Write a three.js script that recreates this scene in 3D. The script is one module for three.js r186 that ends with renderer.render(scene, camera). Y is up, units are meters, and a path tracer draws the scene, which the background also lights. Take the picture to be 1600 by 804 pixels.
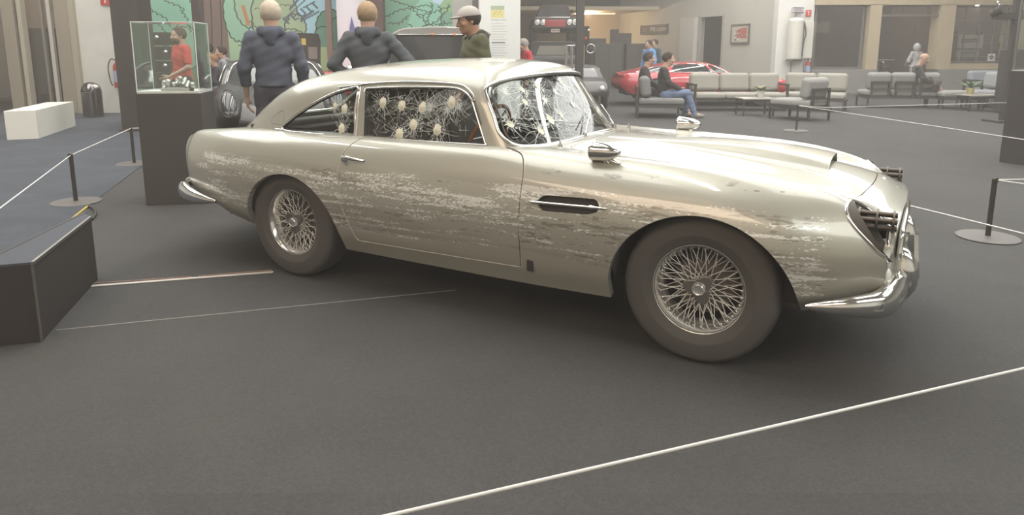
import * as THREE from 'three';
import { RoundedBoxGeometry } from 'three/addons/geometries/RoundedBoxGeometry.js';
import { mergeGeometries, mergeVertices, toCreasedNormals } from 'three/addons/utils/BufferGeometryUtils.js';
import { RectAreaLightUniformsLib } from 'three/addons/lights/RectAreaLightUniformsLib.js';

// ---------------------------------------------------------------- camera
const FOCAL = 1092.36, CENTRE_X = 800, CENTRE_Y = 279.41, PITCH = 0.1824, EYE = 1.3815;
const scene = new THREE.Scene();
scene.background = new THREE.Color(0x000000);
const camera = new THREE.PerspectiveCamera(2 * Math.atan(524.59 / FOCAL) * 180 / Math.PI, 1600 / 1049.18, 0.05, 150);
camera.setViewOffset(1600, 1049.18, 0, 245.18, 1600, 804);
camera.position.set(0, EYE, 0);
camera.rotation.x = -PITCH;
const renderer = new THREE.WebGLRenderer({ antialias: true });
renderer.toneMapping = THREE.LinearToneMapping;
renderer.toneMappingExposure = 1.3;
renderer.shadowMap.enabled = true;

// ---------------------------------------------------------------- hall lights: skylight strips and tube rows under the roof
RectAreaLightUniformsLib.init();
const CEILING = 7.2;
const SKYLIGHTS = [   // x, z, width (x), length (z), radiance, colour
  [-9.5, -17, 3.6, 22, 1.6, 0xf6f6fa], [-3.2, -14, 3.6, 24, 1.9, 0xfafbf8], [3.4, -14, 3.6, 24, 2.1, 0xf9fbfb], [10.5, -13, 3.6, 26, 2.7, 0xf9fbfb], [-6.5, 4.2, 9, 3.2, 4.6, 0xffe0c0], [7.5, 4.2, 12, 3.2, 3.4, 0xf6faf4],  // the last two are fill added behind the camera for the car flank
];
const TUBES = [[-6.4, -15, 22, 20], [-0.2, -14, 24, 22], [6.6, -14, 24, 22]];   // x, z, length, radiance: rows of tube lamps, 0.3 m wide
for (const [x, z, w, l, e, c] of SKYLIGHTS) {
  const lamp = new THREE.RectAreaLight(c, e, w, l);
  lamp.position.set(x, CEILING - 0.12, z); lamp.rotation.x = -Math.PI / 2; scene.add(lamp);
}
for (const [x, z, l, e] of TUBES) {
  const lamp = new THREE.RectAreaLight(0xfafcf6, e, 0.3, l);
  lamp.position.set(x, 6.32, z); lamp.rotation.x = -Math.PI / 2; scene.add(lamp);
}
const WARM_FILL = [[-12.6, 2.8, -17.4, 4, 0xffe6c8], [12.5, 3.0, -25.5, 4, 0xffe8d0], [16.5, 3.0, -25.5, 7, 0xffe8d0]];   // added fill lamps that brighten the rooms behind the glass
for (const [x, y, z, e, c] of WARM_FILL) { const lamp = new THREE.PointLight(c, e); lamp.position.set(x, y - 0.12, z); lamp.castShadow = true; lamp.shadow.radius = 4; scene.add(lamp); }
scene.fog = new THREE.FogExp2(0xfff8f2, 0.009);   // added haze that lifts the blacks like stray light in a lens

// ---------------------------------------------------------------- helpers
const R2 = Math.PI / 180, lerp = (a, b, t) => a + (b - a) * t, clamp = (x, a = 0, b = 1) => Math.min(b, Math.max(a, x)), sst = (a, b, x) => { const t = clamp((x - a) / (b - a)); return t * t * (3 - 2 * t); };
let seed = 12345;
const rnd = () => { seed = (seed * 1664525 + 1013904223) >>> 0; return seed / 4294967296; };
const rr = (a, b) => a + (b - a) * rnd();
const V = (x, y, z) => new THREE.Vector3(x, y, z);
const names = new Map();
function numbered(n) { const k = names.get(n) || 0; names.set(n, k + 1); return k ? n + '_' + String(k).padStart(3, '0') : n; }
function shade(o) { o.castShadow = true; o.receiveShadow = true; return o; }
function obj(name, geo, material, parent = scene) {
  const g = Array.isArray(geo) ? merge(geo) : geo;
  const m = shade(new THREE.Mesh(g, material)); m.name = numbered(name); parent.add(m); return m;
}
function merge(list) {
  const l = list.map((g) => { let q = g.index ? g.toNonIndexed() : g; if (!q.attributes.uv) q.setAttribute('uv', new THREE.BufferAttribute(new Float32Array(q.attributes.position.count * 2), 2)); for (const k of Object.keys(q.attributes)) if (!['position', 'normal', 'uv'].includes(k)) q.deleteAttribute(k); return q; });
  return l.length === 1 ? l[0] : mergeGeometries(l, false);
}
function tag(o, label, category, group) { o.userData.label = label; o.userData.category = category; if (group) o.userData.group = group; return o; }
function thing(name, label, category, p = [0, 0, 0], turn = 0, group) {
  const o = new THREE.Group(); o.name = numbered(name); scene.add(o); o.position.set(...p); o.rotation.y = turn; return tag(o, label, category, group);
}
function struct(name, geo, material, parent = scene) { const o = obj(name, geo, material, parent); if (parent === scene) o.userData.kind = 'structure'; return o; }
const bx = (w, h, d, x = 0, y = 0, z = 0, r = 0, ry = 0, rx = 0, rz = 0) => {
  const g = r > 0 ? new RoundedBoxGeometry(w, h, d, 3, Math.min(r, w / 2.01, h / 2.01, d / 2.01)) : new THREE.BoxGeometry(w, h, d);
  if (rx) g.rotateX(rx); if (rz) g.rotateZ(rz); if (ry) g.rotateY(ry); return g.translate(x, y, z);
};
const cyl = (r0, r1, h, x = 0, y = 0, z = 0, n = 24, rx = 0, rz = 0) => { const g = new THREE.CylinderGeometry(r1, r0, h, n); if (rx) g.rotateX(rx); if (rz) g.rotateZ(rz); return g.translate(x, y, z); };
const lathe = (pts, n = 48) => new THREE.LatheGeometry(pts.map((p) => new THREE.Vector2(p[0], p[1])), n);
const tube = (pts, r, seg = 0, closed = false, n = 8, tension = 0.5) => new THREE.TubeGeometry(new THREE.CatmullRomCurve3(pts.map((p) => p.isVector3 ? p : V(...p)), closed, 'catmullrom', tension), seg || pts.length * 6, r, n, closed);
function bar(a, b, r, n = 8, r2 = r) { a = a.isVector3 ? a : V(...a); b = b.isVector3 ? b : V(...b); const d = b.clone().sub(a), g = new THREE.CylinderGeometry(r2, r, d.length(), n); g.applyQuaternion(new THREE.Quaternion().setFromUnitVectors(V(0, 1, 0), d.clone().normalize())); const m = a.clone().add(b).multiplyScalar(0.5); return g.translate(m.x, m.y, m.z); }
function beam(a, b, w, h) { a = V(...a); b = V(...b); const d = b.clone().sub(a), g = new THREE.BoxGeometry(w, h, d.length()); g.lookAt ? 0 : 0; const m = new THREE.Matrix4().lookAt(b, a, V(0, 1, 0)); g.applyMatrix4(m); return g.translate((a.x + b.x) / 2, (a.y + b.y) / 2, (a.z + b.z) / 2); }
function extr(pts, depth, bevel = 0, holes = []) {
  const s = new THREE.Shape(pts.map((p) => new THREE.Vector2(p[0], p[1]))); for (const h of holes) s.holes.push(new THREE.Path(h.map((p) => new THREE.Vector2(p[0], p[1]))));
  return new THREE.ExtrudeGeometry(s, { depth, bevelEnabled: bevel > 0, bevelSize: bevel, bevelThickness: bevel, bevelSegments: 2, curveSegments: 12 });
}
// a point of the place seen at pixel (px, py): at horizontal depth z in front of the camera, or on the height y
function sight(px, py) { const c = Math.cos(PITCH), s = Math.sin(PITCH), a = (px - CENTRE_X) / FOCAL, b = -(py - CENTRE_Y) / FOCAL; return V(a, b * c - s, -b * s - c); }
const at = (px, py, z) => { const d = sight(px, py); return d.multiplyScalar(z / -d.z).add(V(0, EYE, 0)); };
const ground = (px, py, y = 0) => { const d = sight(px, py); return d.multiplyScalar((y - EYE) / d.y).add(V(0, EYE, 0)); };
function pchip(T) {   // monotone cubic through [[x, v], ...]
  const n = T.length, x = T.map((p) => p[0]), y = T.map((p) => p[1]), h = [], d = [], m = [];
  for (let i = 0; i < n - 1; i++) { h[i] = x[i + 1] - x[i]; d[i] = (y[i + 1] - y[i]) / h[i]; }
  m[0] = d[0]; m[n - 1] = d[n - 2];
  for (let i = 1; i < n - 1; i++) m[i] = d[i - 1] * d[i] <= 0 ? 0 : (() => { const a = 2 * h[i] + h[i - 1], b = h[i] + 2 * h[i - 1]; return (a + b) / (a / d[i - 1] + b / d[i]); })();
  return (q) => { q = clamp(q, x[0], x[n - 1]); let i = 0; while (i < n - 2 && q > x[i + 1]) i++; const t = (q - x[i]) / h[i], t2 = t * t, t3 = t2 * t; return (2 * t3 - 3 * t2 + 1) * y[i] + (t3 - 2 * t2 + t) * h[i] * m[i] + (-2 * t3 + 3 * t2) * y[i + 1] + (t3 - t2) * h[i] * m[i + 1]; };
}
function sdPoly(P) {   // signed distance to a 2D outline, positive inside
  const n = P.length;
  return (x, y) => { let d = 1e9, s = -1; for (let i = 0, j = n - 1; i < n; j = i++) { const [ax, ay] = P[i], [bx2, by] = P[j], ex = bx2 - ax, ey = by - ay, wx = x - ax, wy = y - ay, t = clamp((wx * ex + wy * ey) / (ex * ex + ey * ey)), qx = wx - ex * t, qy = wy - ey * t; d = Math.min(d, qx * qx + qy * qy); if ((ay > y) !== (by > y) && x < (bx2 - ax) * (y - ay) / (by - ay) + ax) s = -s; } return s * Math.sqrt(d); };
}
function smoothOutline(P, n = 10, closed = true) { const c = new THREE.CatmullRomCurve3(P.map((p) => V(p[0], p[1], 0)), closed, 'centripetal'); return c.getPoints(P.length * n).slice(0, closed ? -1 : undefined).map((p) => [p.x, p.y]); }
function roundPoly(P, r, n = 5) {   // an outline with its corners rounded (r: one radius, or one per corner)
  const out = [], m = P.length;
  for (let i = 0; i < m; i++) {
    const p = P[i], a = P[(i + m - 1) % m], b = P[(i + 1) % m], q = Array.isArray(r) ? r[i] : r, la = Math.hypot(a[0] - p[0], a[1] - p[1]), lb = Math.hypot(b[0] - p[0], b[1] - p[1]), k = Math.min(q, la * 0.49, lb * 0.49);
    const s = [p[0] + (a[0] - p[0]) * k / la, p[1] + (a[1] - p[1]) * k / la], e = [p[0] + (b[0] - p[0]) * k / lb, p[1] + (b[1] - p[1]) * k / lb];
    for (let t = 0; t <= n; t++) { const u = t / n; out.push([(1 - u) * (1 - u) * s[0] + 2 * u * (1 - u) * p[0] + u * u * e[0], (1 - u) * (1 - u) * s[1] + 2 * u * (1 - u) * p[1] + u * u * e[1]]); }
  }
  return out;
}
// grid surface f(i, j) -> [x, y, z, u?, v?] as an indexed geometry with smooth normals
function grid(nu, nv, f, flip = false) {
  const p = [], uv = [], id = [];
  for (let i = 0; i <= nu; i++) for (let j = 0; j <= nv; j++) { const q = f(i, j); p.push(q[0], q[1], q[2]); uv.push(q[3] ?? q[0], q[4] ?? q[1]); }
  for (let i = 0; i < nu; i++) for (let j = 0; j < nv; j++) { const a = i * (nv + 1) + j, b = a + 1, c = a + nv + 1, d = c + 1; flip ? id.push(a, c, b, b, c, d) : id.push(a, b, c, b, d, c); }
  const g = new THREE.BufferGeometry(); g.setAttribute('position', new THREE.Float32BufferAttribute(p, 3)); g.setAttribute('uv', new THREE.Float32BufferAttribute(uv, 2)); g.setIndex(id); g.computeVertexNormals();
  const N = g.attributes.normal.array, m = [0, 0, 0], k = p.length / 3; for (let i = 0; i < p.length; i++) m[i % 3] += p[i] / k;
  let out = 0; for (let i = 0; i < p.length; i++) out += N[i] * (p[i] - m[i % 3]);
  if (out < 0) { for (let i = 0; i < id.length; i += 3) [id[i + 1], id[i + 2]] = [id[i + 2], id[i + 1]]; g.setIndex(id); g.computeVertexNormals(); }   // faces look outwards
  return g;
}
// cut a geometry along fn(x, y, z) = 0; keeps fn >= 0; a flange of the given depth turns inward along the cut
function cut(g, fn, flange = 0) {
  const P = g.attributes.position.array, N = g.attributes.normal.array, U = g.attributes.uv.array, I = g.index ? g.index.array : null, count = I ? I.length : P.length / 3;
  const val = new Float32Array(P.length / 3); for (let i = 0; i < val.length; i++) val[i] = fn(P[i * 3], P[i * 3 + 1], P[i * 3 + 2]);
  const p = [], n = [], u = [], id = [], map = new Map(), edges = [];
  const old = (i) => { let k = map.get(i); if (k === undefined) { k = p.length / 3; map.set(i, k); p.push(P[i * 3], P[i * 3 + 1], P[i * 3 + 2]); n.push(N[i * 3], N[i * 3 + 1], N[i * 3 + 2]); u.push(U[i * 2], U[i * 2 + 1]); } return k; };
  const mid = (a, b) => { const lo = Math.min(a, b), hi = Math.max(a, b), key = lo * 4e6 + hi; let k = map.get(-key - 1); if (k === undefined) { const t = val[lo] / (val[lo] - val[hi]); k = p.length / 3; map.set(-key - 1, k); for (let c = 0; c < 3; c++) { p.push(lerp(P[lo * 3 + c], P[hi * 3 + c], t)); } for (let c = 0; c < 3; c++) n.push(lerp(N[lo * 3 + c], N[hi * 3 + c], t)); u.push(lerp(U[lo * 2], U[hi * 2], t), lerp(U[lo * 2 + 1], U[hi * 2 + 1], t)); } return k; };
  for (let i = 0; i < count; i += 3) {
    const t = I ? [I[i], I[i + 1], I[i + 2]] : [i, i + 1, i + 2], s = t.map((q) => val[q] >= 0), k = s[0] + s[1] + s[2];
    if (k === 3) { id.push(old(t[0]), old(t[1]), old(t[2])); continue; }
    if (k === 0) continue;
    const o = k === 1 ? s.indexOf(true) : s.indexOf(false), a = t[o], b = t[(o + 1) % 3], c = t[(o + 2) % 3], ab = mid(a, b), ac = mid(a, c);
    if (k === 1) { id.push(old(a), ab, ac); edges.push([ab, ac]); } else { id.push(ab, old(b), old(c), ab, old(c), ac); edges.push([ac, ab]); }
  }
  if (flange) for (const [a, b] of edges) {
    const k = p.length / 3, e = V(p[b * 3] - p[a * 3], p[b * 3 + 1] - p[a * 3 + 1], p[b * 3 + 2] - p[a * 3 + 2]), na = V(n[a * 3], n[a * 3 + 1], n[a * 3 + 2]).normalize(), fn2 = e.clone().cross(na).normalize();
    for (const q of [a, b]) { p.push(p[q * 3], p[q * 3 + 1], p[q * 3 + 2]); n.push(fn2.x, fn2.y, fn2.z); u.push(u[q * 2], u[q * 2 + 1]); }
    for (const q of [a, b]) { const m = V(n[q * 3], n[q * 3 + 1], n[q * 3 + 2]).normalize(); p.push(p[q * 3] - m.x * flange, p[q * 3 + 1] - m.y * flange, p[q * 3 + 2] - m.z * flange); n.push(fn2.x, fn2.y, fn2.z); u.push(u[q * 2], u[q * 2 + 1]); }
    id.push(k, k + 2, k + 1, k + 1, k + 2, k + 3);
  }
  const o = new THREE.BufferGeometry(); o.setAttribute('position', new THREE.Float32BufferAttribute(p, 3)); o.setAttribute('normal', new THREE.Float32BufferAttribute(n, 3)); o.setAttribute('uv', new THREE.Float32BufferAttribute(u, 2)); o.setIndex(id); return o;
}
function offset(g, d) { const o = g.clone(), p = o.attributes.position, n = o.attributes.normal; for (let i = 0; i < p.count; i++) p.setXYZ(i, p.getX(i) + n.getX(i) * d, p.getY(i) + n.getY(i) * d, p.getZ(i) + n.getZ(i) * d); return o; }
// coherent noise for textures
const perm = (() => { const a = new Uint8Array(512); for (let i = 0; i < 256; i++) a[i] = i; for (let i = 255; i > 0; i--) { const j = Math.floor(rnd() * (i + 1)); [a[i], a[j]] = [a[j], a[i]]; } for (let i = 0; i < 256; i++) a[256 + i] = a[i]; return a; })();
function noise2(x, y) { const X = Math.floor(x), Y = Math.floor(y), fx = x - X, fy = y - Y, u = fx * fx * (3 - 2 * fx), v = fy * fy * (3 - 2 * fy), h = (a, b) => perm[perm[a & 255] + (b & 255)] / 255; return lerp(lerp(h(X, Y), h(X + 1, Y), u), lerp(h(X, Y + 1), h(X + 1, Y + 1), u), v); }
const fbm = (x, y, o = 4) => { let s = 0, a = 0.5, t = 0; for (let i = 0; i < o; i++) { s += a * noise2(x, y); t += a; x = x * 2.03 + 17.1; y = y * 2.03 + 5.7; a *= 0.5; } return s / t; };
function dataTex(w, h, f, srgb = true, rep = true) {
  const d = new Uint8Array(w * h * 4); for (let y = 0; y < h; y++) for (let x = 0; x < w; x++) { const c = f(x / w, y / h, x, y), k = (y * w + x) * 4; d[k] = clamp(c[0], 0, 255); d[k + 1] = clamp(c[1], 0, 255); d[k + 2] = clamp(c[2], 0, 255); d[k + 3] = 255; }
  const t = new THREE.DataTexture(d, w, h); t.magFilter = THREE.LinearFilter; t.minFilter = THREE.LinearMipmapLinearFilter; if (srgb) t.colorSpace = THREE.SRGBColorSpace; if (rep) t.wrapS = t.wrapT = THREE.RepeatWrapping; t.needsUpdate = true; return t;
}
function canvasTex(w, h, draw) { const c = document.createElement('canvas'); c.width = w; c.height = h; draw(c.getContext('2d'), w, h); const t = new THREE.CanvasTexture(c); t.colorSpace = THREE.SRGBColorSpace; return t; }
const std = (color, roughness = 0.7, metalness = 0, extra = {}) => new THREE.MeshStandardMaterial({ color, roughness, metalness, ...extra });
const phys = (color, roughness = 0.5, metalness = 0, extra = {}) => new THREE.MeshPhysicalMaterial({ color, roughness, metalness, ...extra });
const M = {
  chrome: std(0xececea, 0.10, 1), satin: std(0x9a9894, 0.35, 0.9), gun: std(0x6a645e, 0.42, 0.8), rubber: std(0x575452, 0.75), blackPlastic: std(0x35322f, 0.6), darkWell: std(0x67635e, 0.9),
  blackSteel: std(0x3d3936, 0.55, 0.2), leather: std(0x4a4744, 0.6), wood: std(0x8a5a30, 0.35), glass: phys(0xf8fbfa, 0.03, 0, { transmission: 1, thickness: 0, ior: 1.5 }),
  crazed: std(0xdcd9c4, 0.6), crack: std(0xdde3e0, 0.35), lens: phys(0xf0f0ec, 0.15, 0, { clearcoat: 1 }), white: std(0xe8e6e0, 0.6),
};
// ================================================================ people: one smooth body each, clothes and hair as children
function isoMesh(f, lo, hi, cell) {   // surface of f = 0 (inside < 0) on a grid
  const n = [0, 1, 2].map((k) => Math.ceil((hi[k] - lo[k]) / cell) + 1), [nx, ny, nz] = n, val = new Float32Array(nx * ny * nz), idx = (i, j, k) => (i * ny + j) * nz + k;
  for (let i = 0; i < nx; i++) for (let j = 0; j < ny; j++) for (let k = 0; k < nz; k++) val[idx(i, j, k)] = f(lo[0] + i * cell, lo[1] + j * cell, lo[2] + k * cell);
  const vid = new Int32Array(nx * ny * nz).fill(-1), pos = [], tri = [];
  for (let i = 0; i < nx - 1; i++) for (let j = 0; j < ny - 1; j++) for (let k = 0; k < nz - 1; k++) {
    let m = 0; const v = []; for (let c = 0; c < 8; c++) { v[c] = val[idx(i + (c & 1), j + (c >> 1 & 1), k + (c >> 2))]; if (v[c] < 0) m |= 1 << c; }
    if (m === 0 || m === 255) continue;
    let sx = 0, sy = 0, sz = 0, q = 0;
    for (let a = 0; a < 8; a++) for (const d of [1, 2, 4]) { if (a & d) continue; const b = a | d; if ((v[a] < 0) === (v[b] < 0)) continue; const t = v[a] / (v[a] - v[b]); sx += (a & 1) + (d === 1 ? t : 0); sy += (a >> 1 & 1) + (d === 2 ? t : 0); sz += (a >> 2) + (d === 4 ? t : 0); q++; }
    vid[idx(i, j, k)] = pos.length / 3; pos.push(lo[0] + (i + sx / q) * cell, lo[1] + (j + sy / q) * cell, lo[2] + (k + sz / q) * cell);
  }
  const quad = (a, b, c, d, r) => { if (a < 0 || b < 0 || c < 0 || d < 0) return; r ? tri.push(a, c, b, a, d, c) : tri.push(a, b, c, a, c, d); };
  for (let i = 1; i < nx - 1; i++) for (let j = 1; j < ny - 1; j++) for (let k = 1; k < nz - 1; k++) {
    const s = val[idx(i, j, k)] < 0;
    if (s !== val[idx(i + 1, j, k)] < 0) quad(vid[idx(i, j - 1, k - 1)], vid[idx(i, j, k - 1)], vid[idx(i, j, k)], vid[idx(i, j - 1, k)], !s);
    if (s !== val[idx(i, j + 1, k)] < 0) quad(vid[idx(i - 1, j, k - 1)], vid[idx(i - 1, j, k)], vid[idx(i, j, k)], vid[idx(i, j, k - 1)], !s);
    if (s !== val[idx(i, j, k + 1)] < 0) quad(vid[idx(i - 1, j - 1, k)], vid[idx(i, j - 1, k)], vid[idx(i, j, k)], vid[idx(i - 1, j, k)], !s);
  }
  const g = new THREE.BufferGeometry(); g.setAttribute('position', new THREE.Float32BufferAttribute(pos, 3)); g.setIndex(tri); g.computeVertexNormals(); return g;
}
// prims: [ax, ay, az, bx, by, bz, ra, rb, depth squeeze]
function field(prims, k = 0.03) {
  const Q = prims.map((p) => ({ p, dx: p[3] - p[0], dy: p[4] - p[1], dz: p[5] - p[2], l: Math.max(1e-8, (p[3] - p[0]) ** 2 + (p[4] - p[1]) ** 2 + (p[5] - p[2]) ** 2), s: p[8] || 1 }));
  return (x, y, z) => { let d = 1e3; for (const q of Q) { const p = q.p, wx = x - p[0], wy = y - p[1], wz = z - p[2]; let t = (wx * q.dx + wy * q.dy + wz * q.dz) / q.l; t = t < 0 ? 0 : t > 1 ? 1 : t; const ex = wx - q.dx * t, ey = wy - q.dy * t, ez = (wz - q.dz * t) * q.s, e = Math.sqrt(ex * ex + ey * ey + ez * ez) - (p[6] + (p[7] - p[6]) * t), h = d - e; if (h > k) d = e; else if (h > -k) { const u = 0.5 + 0.5 * h / k; d = d + (e - d) * u - k * u * (1 - u); } } return d; };
}
const ell = (x, y, z, cx, cy, cz, a, b, c) => { const X = (x - cx) / a, Y = (y - cy) / b, Z = (z - cz) / c, q = Math.sqrt(X * X + Y * Y + Z * Z); return (q - 1) * Math.min(a, b, c); };
const smin = (a, b, k) => { const h = clamp(0.5 + 0.5 * (b - a) / k); return lerp(b, a, h) - k * h * (1 - h); };
const headField = (x, y, z) => {   // origin in the middle of the head, face towards +z
  const ax = Math.abs(x); let d = ell(x, y, z, 0, .025, -.012, .077, .092, .098);
  d = smin(d, ell(x, y, z, 0, -.055, .022, .056, .068, .066), .035); d = smin(d, ell(x, y, z, 0, -.102, .058, .022, .018, .02), .02);
  d = smin(d, field([[0, .008, .086, 0, -.035, .108, .009, .014]], .01)(x, y, z), .016); d = smin(d, ell(ax, y, z, .013, -.036, .097, .009, .007, .01), .008);
  d = smin(d, ell(ax, y, z, .03, .02, .078, .026, .009, .012), .014); d = -smin(-d, ell(ax, y, z, .032, .002, .098, .017, .011, .016), .01);
  d = smin(d, ell(ax, y, z, .045, -.03, .06, .02, .016, .022), .02); d = smin(d, ell(x, y, z, 0, -.064, .086, .022, .0055, .009), .007); d = smin(d, ell(x, y, z, 0, -.075, .084, .019, .006, .009), .007);
  d = smin(d, ell(ax, y, z, .079, -.008, -.012, .007, .030, .018), .006); d = smin(d, field([[0, -.07, -.03, 0, -.16, -.035, .056, .056]], .01)(x, y, z), .03);
  return d;
};
const headGeo = isoMesh(headField, [-.1, -.17, -.13], [.1, .135, .14], .0065);
const handGeo = (() => {   // a relaxed right hand hanging along -y, palm towards -x... thumb towards +z
  const P = [[0, 0, 0, 0, -.045, 0, .022, .026, 1], [0, -.03, .016, 0, -.085, .028, .014, .012], [0, -.03, -.016, 0, -.085, -.026, .014, .012], [0, -.05, 0, 0, -.09, 0, .016, .014]];
  for (const [z, l, c] of [[.029, .07, .0], [.0105, .08, .004], [-.0085, .074, .006], [-.027, .058, .01]]) { const y0 = -.088, m = [-.012 - c, y0 - l * .5, z * 1.06], e = [-.036 - c * 1.5, y0 - l * .92, z * 1.08]; P.push([0, y0, z, ...m, .0092, .0085], [...m, ...e, .0085, .0070]); }
  P.push([-.004, -.022, .024, -.016, -.058, .052, .013, .0105], [-.016, -.058, .052, -.022, -.088, .058, .010, .008]);
  return isoMesh(field(P, .008), [-.085, -.20, -.06], [.045, .04, .09], .005);
})();
const hairGeo = (line, full = .012) => isoMesh((x, y, z) => { const d = ell(x, y, z, 0, .027, -.014, .077 + full, .092 + full, .098 + full) + .003 * Math.sin(x * 160 + y * 90) * Math.sin(z * 140); return Math.max(d, line(x, y, z)); }, [-.11, -.16, -.14], [.11, .15, .12], .009);
const hairShort = hairGeo((x, y, z) => Math.max(z - .055 - (y - .06) * .4, -y - .02 - clamp(-z * 1.0, -.05, .06))), hairGrey = hairShort, hairLong = hairGeo((x, y, z) => Math.max(z - .05 - (y - .06) * .5, -y - .13), .018);
const eyeGeo = merge([-1, 1].map((s) => new THREE.SphereGeometry(.0105, 10, 8).translate(.031 * s, .002, .0775))), pupilGeo = merge([-1, 1].map((s) => new THREE.SphereGeometry(.0065, 8, 6).translate(.031 * s, .002, .0825)));
const capGeo = merge([isoMesh((x, y, z) => Math.max(ell(x, y, z, 0, .035, -.012, .093, .098, .112), .035 - y), [-.12, .02, -.14], [.12, .15, .12], .009), isoMesh((x, y, z) => Math.max(ell(x, y, z, 0, .036, .10, .075, .010, .085), -(z - .06)), [-.1, .015, .05], [.1, .06, .2], .008)]);
const SKIN = std(0xbd9884, 0.6), EYE_W = std(0xdeded8, 0.3), EYE_D = std(0x2e2622, 0.3);
const STAND = { head: [0, 1.615, .02], look: 0, nod: 0, neck: [0, 1.44, -.01], chest: [0, 1.27, 0], waist: [0, 1.06, .0], pelvis: [0, .93, 0], shoulder: .185, sy: 1.40, arms: [[[.245, 1.13, -.03], [.26, .88, .05]], [[-.245, 1.13, -.03], [-.26, .88, .05]]], legs: [[[.105, .50, .02], [.115, .085, -.02]], [[-.105, .50, .02], [-.115, .085, -.02]]], toe: [[.14, .03, .11], [-.14, .03, .11]] };
function person(label, pos, turn, height, o) {
  const P = { ...STAND, ...o.pose }, s = height / 1.74, t = new THREE.Group(); t.name = numbered('person'); scene.add(t); t.position.set(...pos); t.rotation.y = turn; t.scale.setScalar(s); tag(t, label, 'person', o.group);
  const cell = o.cell || .02, fat = o.fat || 1, A = P.arms, L = P.legs, sh = (k) => k ? [-P.shoulder, P.sy, P.chest[2] - .01] : [P.shoulder, P.sy, P.chest[2] - .01], hp = (k) => [k ? -.09 : .09, P.pelvis[1], P.pelvis[2]];
  const torso = (e) => [[...P.neck, ...P.head.map((v, i) => i === 1 ? v - .06 : v - (i === 2 ? .03 : 0)), .058, .056], [P.shoulder * .55, P.sy - .02, P.chest[2], P.shoulder * -.55, P.sy - .02, P.chest[2], .075 + e, .075 + e, 1.1], [P.chest[0] + .06, P.chest[1], P.chest[2], P.chest[0] - .06, P.chest[1], P.chest[2], .125 * fat + e, .125 * fat + e, 1.25], [P.chest[0], P.chest[1], P.chest[2], ...P.waist, .145 * fat + e, .135 * fat + e, 1.3], [...P.waist, ...P.pelvis, .135 * fat + e, .15 * fat + e, 1.25]];
  const arm = (k, e) => [[...sh(k), ...A[k][0], .056 + e, .046 + e], [...A[k][0], ...(e > 0 ? A[k][1].map((v, i) => v + (v - A[k][0][i]) * .16) : A[k][1]), .044 + e, .032 + e]], leg = (k, e) => [[...hp(k), ...L[k][0], .088 + e, .060 + e], [...L[k][0], ...L[k][1], .058 + e, .042 + e]];
  const all = [...torso(-.03), ...arm(0, -.006), ...arm(1, -.006), ...leg(0, -.02), ...leg(1, -.02), [...L[0][1], ...P.toe[0], .036, .028], [...L[1][1], ...P.toe[1], .036, .028]];
  const box = (pr, m = .04) => { const lo = [9, 9, 9], hi = [-9, -9, -9]; for (const p of pr) for (let i = 0; i < 6; i++) { const r = Math.max(p[6], p[7]) + m; lo[i % 3] = Math.min(lo[i % 3], p[i] - r); hi[i % 3] = Math.max(hi[i % 3], p[i] + r); } return [lo, hi]; };
  const headM = new THREE.Matrix4().compose(V(...P.head), new THREE.Quaternion().setFromEuler(new THREE.Euler(P.nod, P.look, P.tilt || 0, 'YXZ')), V(1.08, 1.08, 1.08));
  const hands = [0, 1].map((k) => { const w = V(...A[k][1]), d = w.clone().sub(V(...A[k][0])).normalize(); const q = new THREE.Quaternion().setFromUnitVectors(V(0, -1, 0), d); const g = handGeo.clone().applyMatrix4(new THREE.Matrix4().compose(w.clone().addScaledVector(d, .015), q, V(k ? -1 : 1, 1, 1))); if (k) { const I = g.index.array; for (let i = 0; i < I.length; i += 3) { const z = I[i]; I[i] = I[i + 1]; I[i + 1] = z; } } return g; });
  const fat0 = field(all, .035), [lo, hi] = box(all), skin = isoMesh(fat0, lo, hi, cell);
  obj('body', [skin, headGeo.clone().applyMatrix4(headM), ...hands], o.skin || SKIN, t);
  const fold = (x, y, z) => .005 * Math.sin(y * 34 + x * 9 + z * 13) * Math.sin(x * 21 - z * 17 + y * 5) + .003 * Math.sin(y * 71 + x * 31);
  const cloth = (name, pr, m, cutf, e = 0) => { const f = field(pr, .03), [a, b] = box(pr); return obj(name, isoMesh((x, y, z) => Math.max(f(x, y, z) + fold(x, y, z) - e, cutf ? cutf(x, y, z) : -1), a, b, cell * .8), m, t); };
  const hem = P.pelvis[1] + (o.hem ?? -.02), neckY = P.neck[1] + .035;
  if (o.top) { const ak = o.sleeve === 'short' ? (k) => { const p = arm(k, .016)[0]; for (let i = 0; i < 3; i++) p[3 + i] = lerp(p[i], p[3 + i], .75); return [p]; } : (k) => arm(k, .014); const pr = [...torso(.012).slice(1), ...ak(0), ...ak(1), [...P.pelvis, P.pelvis[0], P.pelvis[1] - .06, P.pelvis[2], .155 * fat, .15 * fat, 1.25]]; cloth(o.topName || 'jacket', pr, o.top, (x, y, z) => Math.max(P.seated ? -1 : hem - y, y - neckY)); }
  if (o.hood) { const c = P.neck; const pr = [[-.075, c[1] + .02, c[2] - .045, .075, c[1] + .02, c[2] - .045, .05, .05], [-.085, c[1] + .02, c[2] - .03, -.06, c[1] - .01, c[2] + .07, .035, .026], [.085, c[1] + .02, c[2] - .03, .06, c[1] - .01, c[2] + .07, .035, .026], [0, c[1] + .0, c[2] - .085, 0, c[1] - .07, c[2] - .09, .07, .05]]; cloth('hood', pr, o.hood); }
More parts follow.
